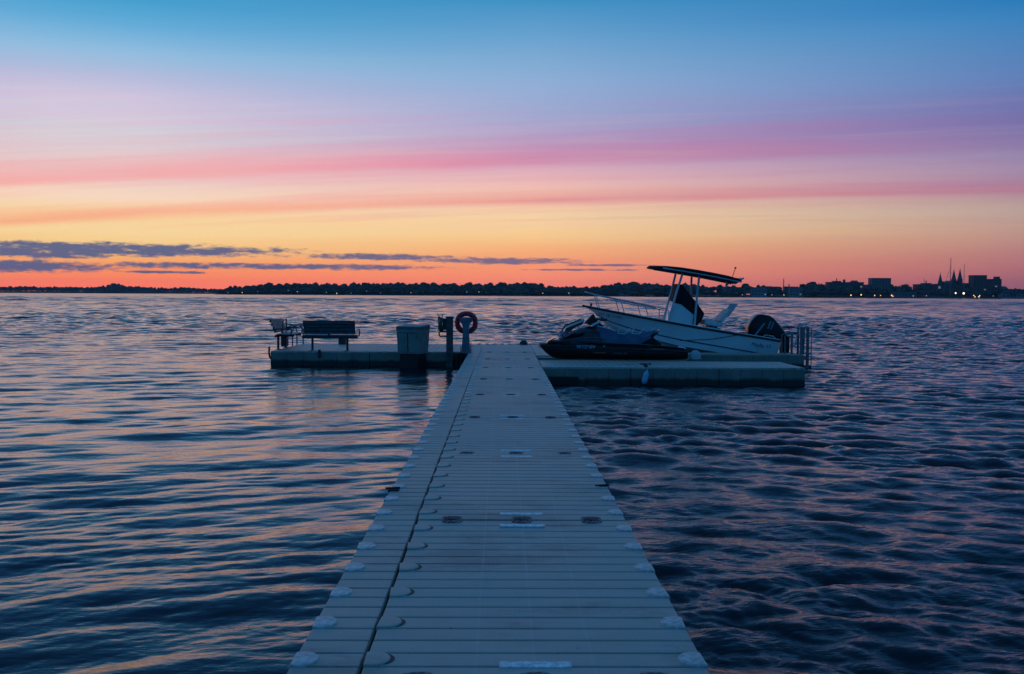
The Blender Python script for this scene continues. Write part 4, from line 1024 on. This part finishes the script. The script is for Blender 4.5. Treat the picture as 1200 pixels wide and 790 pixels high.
# ------------------------------------------------------------------ the lake
def build_water():
    rng = np.random.default_rng(11)
    ys = [-8.0]
    while ys[-1] < 7500:
        y = ys[-1]; ys.append(y + (0.5 if y < 3.5 else max(0.017, min(0.0028 * y, 0.017 + 0.0034 * max(0.0, y - 6)) if y < 100 else 0.0034 * y if y < 400 else (0.006 * y if y < 1600 else 0.02 * y))))
    ys = np.array(ys)
    u = np.concatenate([np.linspace(-1.4, -1.0, 14)[:-1], np.linspace(-1.0, -.62, 70)[:-1], np.linspace(-.62, .62, 620), np.linspace(.62, 1.0, 70)[1:], np.linspace(1.0, 1.4, 14)[1:]])
    du = np.gradient(u)
    Yg, U = np.meshgrid(ys, u, indexing='ij')
    X = U * (Yg + 2.5); X = np.where(Yg < 0, U * 4.0, X)
    X = U * np.maximum(Yg + 2.5, 4.0)
    dxs = np.abs(np.broadcast_to(du, U.shape)) * np.maximum(Yg + 2.5, 4.0)
    dys = np.gradient(ys)[:, None] * np.ones_like(U)
    sp = np.maximum(dxs, dys)
    H = np.zeros_like(X); DX = np.zeros_like(X); DY = np.zeros_like(X)
    # gusty patches and lee of the pier
    def lowf(seed, sc):
        r = np.random.default_rng(seed); o = np.zeros_like(X)
        for _ in range(7):
            a = r.uniform(0, 6.28); k = 2 * math.pi / (sc * r.uniform(.6, 1.8)); o += np.sin(k * (X * math.cos(a) * .6 + Yg * math.sin(a)) + r.uniform(0, 6.28))
        return o / 3.5
    gust = np.clip(1 + .30 * lowf(1, 9.0), .5, 1.6); gust2 = np.clip(1 + .45 * lowf(2, 5.0), .25, 1.9)
    right = 1 / (1 + np.exp(-(X - .2) * 2.5)); side = np.tanh(X / 2.0)
    op = np.clip((Yg - 26) / 50, 0, 1); op = op * op * (3 - 2 * op)          # beyond the docks the lake is open and rougher
    op2 = np.clip((Yg - 90) / 200, 0, 1)
    f4 = lambda a: np.ascontiguousarray(a, dtype=np.float32)
    X4, Y4, sp4, gust, gust2, right, side, op, op2 = (f4(np.broadcast_to(a, X.shape)) for a in (X, Yg, sp, gust, gust2, right, side, op, op2))
    rowsp = sp.min(axis=1)
    H = f4(H); DX = f4(DX); DY = f4(DY)
    gr = np.maximum(gust2, .75)
    N = 290
    for i in range(N):
        if i < 250: lam = 0.055 * (4.0 / 0.055) ** ((i + rng.random()) / 250); extra = False
        else: lam = 4.0 * (16.0 / 4.0) ** ((i - 250 + rng.random()) / 40); extra = True
        k = 2 * math.pi / lam
        # main train runs roughly towards the viewer, with spread; short waves spread wider
        spread = R(24) + R(18) * math.exp(-lam / .6)
        th = R(90) + rng.normal() * spread + R(7)
        slope = 0.0136 * (0.62 + 0.62 * math.exp(-((math.log(lam) - math.log(.62)) / .75) ** 2))
        if lam > 1.5: slope *= .62
        if lam < .16: slope *= 1.15
        if extra: slope = 0.030
        amp = slope / k
        ph = rng.uniform(0, 6.28)
        live = np.nonzero(lam / rowsp > 2.2)[0]
        if not len(live): continue
        c = slice(int(live[0]), int(live[-1]) + 1)
        P = np.float32(k * math.cos(th)) * X4[c] + np.float32(k * math.sin(th)) * Y4[c] + np.float32(ph)
        w = np.clip((lam / sp4[c] - 2.2) / 2.5, 0, 1)
        short = lam < .75; rt_, op_ = right[c], op[c]
        if extra: w = w * op2[c] * gust[c]
        else:
            w = w * ((gust2[c] * (1 - rt_) + gr[c] * rt_) if short else gust[c])
            mid_ = .20 < lam < .95
            w = w * (((.54 + .12 * op_) + (1.7 if mid_ else 1.45) * rt_) if lam < .95 else ((.64 + .36 * op_) * (1 - rt_) + ((.70 if lam < 1.4 else .42) * (1 - op_) + op_) * rt_))
            w = w * (1 + .62 * math.tanh((R(89) - th) / R(13)) * side[c] * (1 - op_))      # crests swing round either side of the pier
            w = w * (1 + (1.1 if short else 2.3) * op_)
        s_, c_ = np.sin(P), np.cos(P)
        a_ = np.float32(amp) * w; q_ = .95
        H[c] += a_ * s_
        DX[c] -= a_ * c_ * np.float32(math.cos(th) * q_); DY[c] -= a_ * c_ * np.float32(math.sin(th) * q_)
    X2 = X + DX * 1.0; Y2 = Yg + DY * 1.0
    co = np.stack([X2, Y2, H], -1).reshape(-1, 3).astype(np.float32)
    ny, nx = X.shape
    idx = np.arange(ny * nx).reshape(ny, nx)
    q = np.stack([idx[:-1, :-1], idx[:-1, 1:], idx[1:, 1:], idx[1:, :-1]], -1).reshape(-1, 4)
    me = bpy.data.meshes.new('lake_water')
    me.vertices.add(len(co)); me.vertices.foreach_set('co', co.ravel())
    me.loops.add(q.size); me.loops.foreach_set('vertex_index', q.ravel().astype(np.int32))
    me.polygons.add(len(q)); me.polygons.foreach_set('loop_start', np.arange(0, q.size, 4, dtype=np.int32))
    me.polygons.foreach_set('use_smooth', np.ones(len(q), bool))
    me.update(calc_edges=True)
    m = bpy.data.materials.new('lake_water'); m.use_nodes = True
    n = m.node_tree; b = n.nodes['Principled BSDF']
    b.inputs['Base Color'].default_value = (0.0022, 0.0065, 0.014, 1)
    b.inputs['IOR'].default_value = 1.333; b.inputs['Specular IOR Level'].default_value = 0.5
    g = n.nodes.new('ShaderNodeNewGeometry'); spn = n.nodes.new('ShaderNodeSeparateXYZ'); n.links.new(g.outputs['Position'], spn.inputs[0])
    x, y, z = (E(n, o) for o in spn.outputs)
    h1 = noise(n, combine(n, x * 2.2, y * 4.2, 0.0), 1.0, 4.0, 0.6) * y.step(8.0, 60.0, 0.009, 0.050)
    rt = x.step(-1.0, 2.0, 0.06, 0.30)
    # ripples riding on the waves: sharp-crested, broken, longer across the wind
    r1 = noise(n, combine(n, x * 2.6 + y * 0.8, y * 7.0 - x * 1.2, 4.0), 1.0, 5.0, 0.60, 0.6)
    r2 = noise(n, combine(n, x * 7.0 - y * 1.5, y * 16.0, 8.0), 1.0, 4.0, 0.60, 0.5)
    cr1 = ((r1 - 0.5).abs() * -2.0 + 1.0); cr2 = ((r2 - 0.5).abs() * -2.0 + 1.0)
    h2 = (cr1 * 0.034 + cr2 * 0.0105 + r2 * 0.006) * rt
    patch = noise(n, combine(n, x * 0.42, y * 0.085, 7.0), 1.0, 4.0, 0.62).step(0.36, 0.66, 0.12, 1.9)      # cat's-paws: rougher and calmer water
    patch2 = noise(n, combine(n, x * 0.10, y * 0.022, 1.0), 1.0, 4.0, 0.6).step(0.36, 0.66, 0.25, 1.7)
    mid = y.step(22.0, 80.0)
    g1 = mid * (patch - 1.0) + 1.0
    h3 = noise(n, combine(n, x * 0.30, y * 0.55, 2.0), 1.0, 4.0, 0.6) * 0.30 * y.step(40.0, 200.0) * patch2
    hh = h1 * g1 + h2 * y.step(30.0, 120.0, 1.0, 0.3) + h3
    bn = n.nodes.new('ShaderNodeBump'); bn.inputs['Strength'].default_value = 1.0; bn.inputs['Distance'].default_value = 1.0
    n.links.new(hh.s, bn.inputs['Height']); n.links.new(bn.outputs[0], b.inputs['Normal'])
    rg = y.step(20.0, 400.0, 0.05, 0.16)
    n.links.new(rg.s, b.inputs['Roughness'])
    me.materials.append(m)
    o = bpy.data.objects.new('lake_water', me); C.objects.link(o); tag(o, kind='structure')
    return o
build_water()
hz = MB(); hz.box(-10900, 10900, -60, 7560, -1.0, 95.0)
hm = bpy.data.materials.new('haze'); hm.use_nodes = True; hn = hm.node_tree; hn.nodes.clear()
pv = hn.nodes.new('ShaderNodeVolumePrincipled'); ho = hn.nodes.new('ShaderNodeOutputMaterial'); hn.links.new(pv.outputs[0], ho.inputs['Volume'])
pv.inputs['Color'].default_value = (0.86, 0.92, 1.0, 1); pv.inputs['Density'].default_value = 0.00005; pv.inputs['Anisotropy'].default_value = 0.0
haze = hz.build('haze', hm); tag(haze, kind='stuff')
bpy.context.view_layer.update()
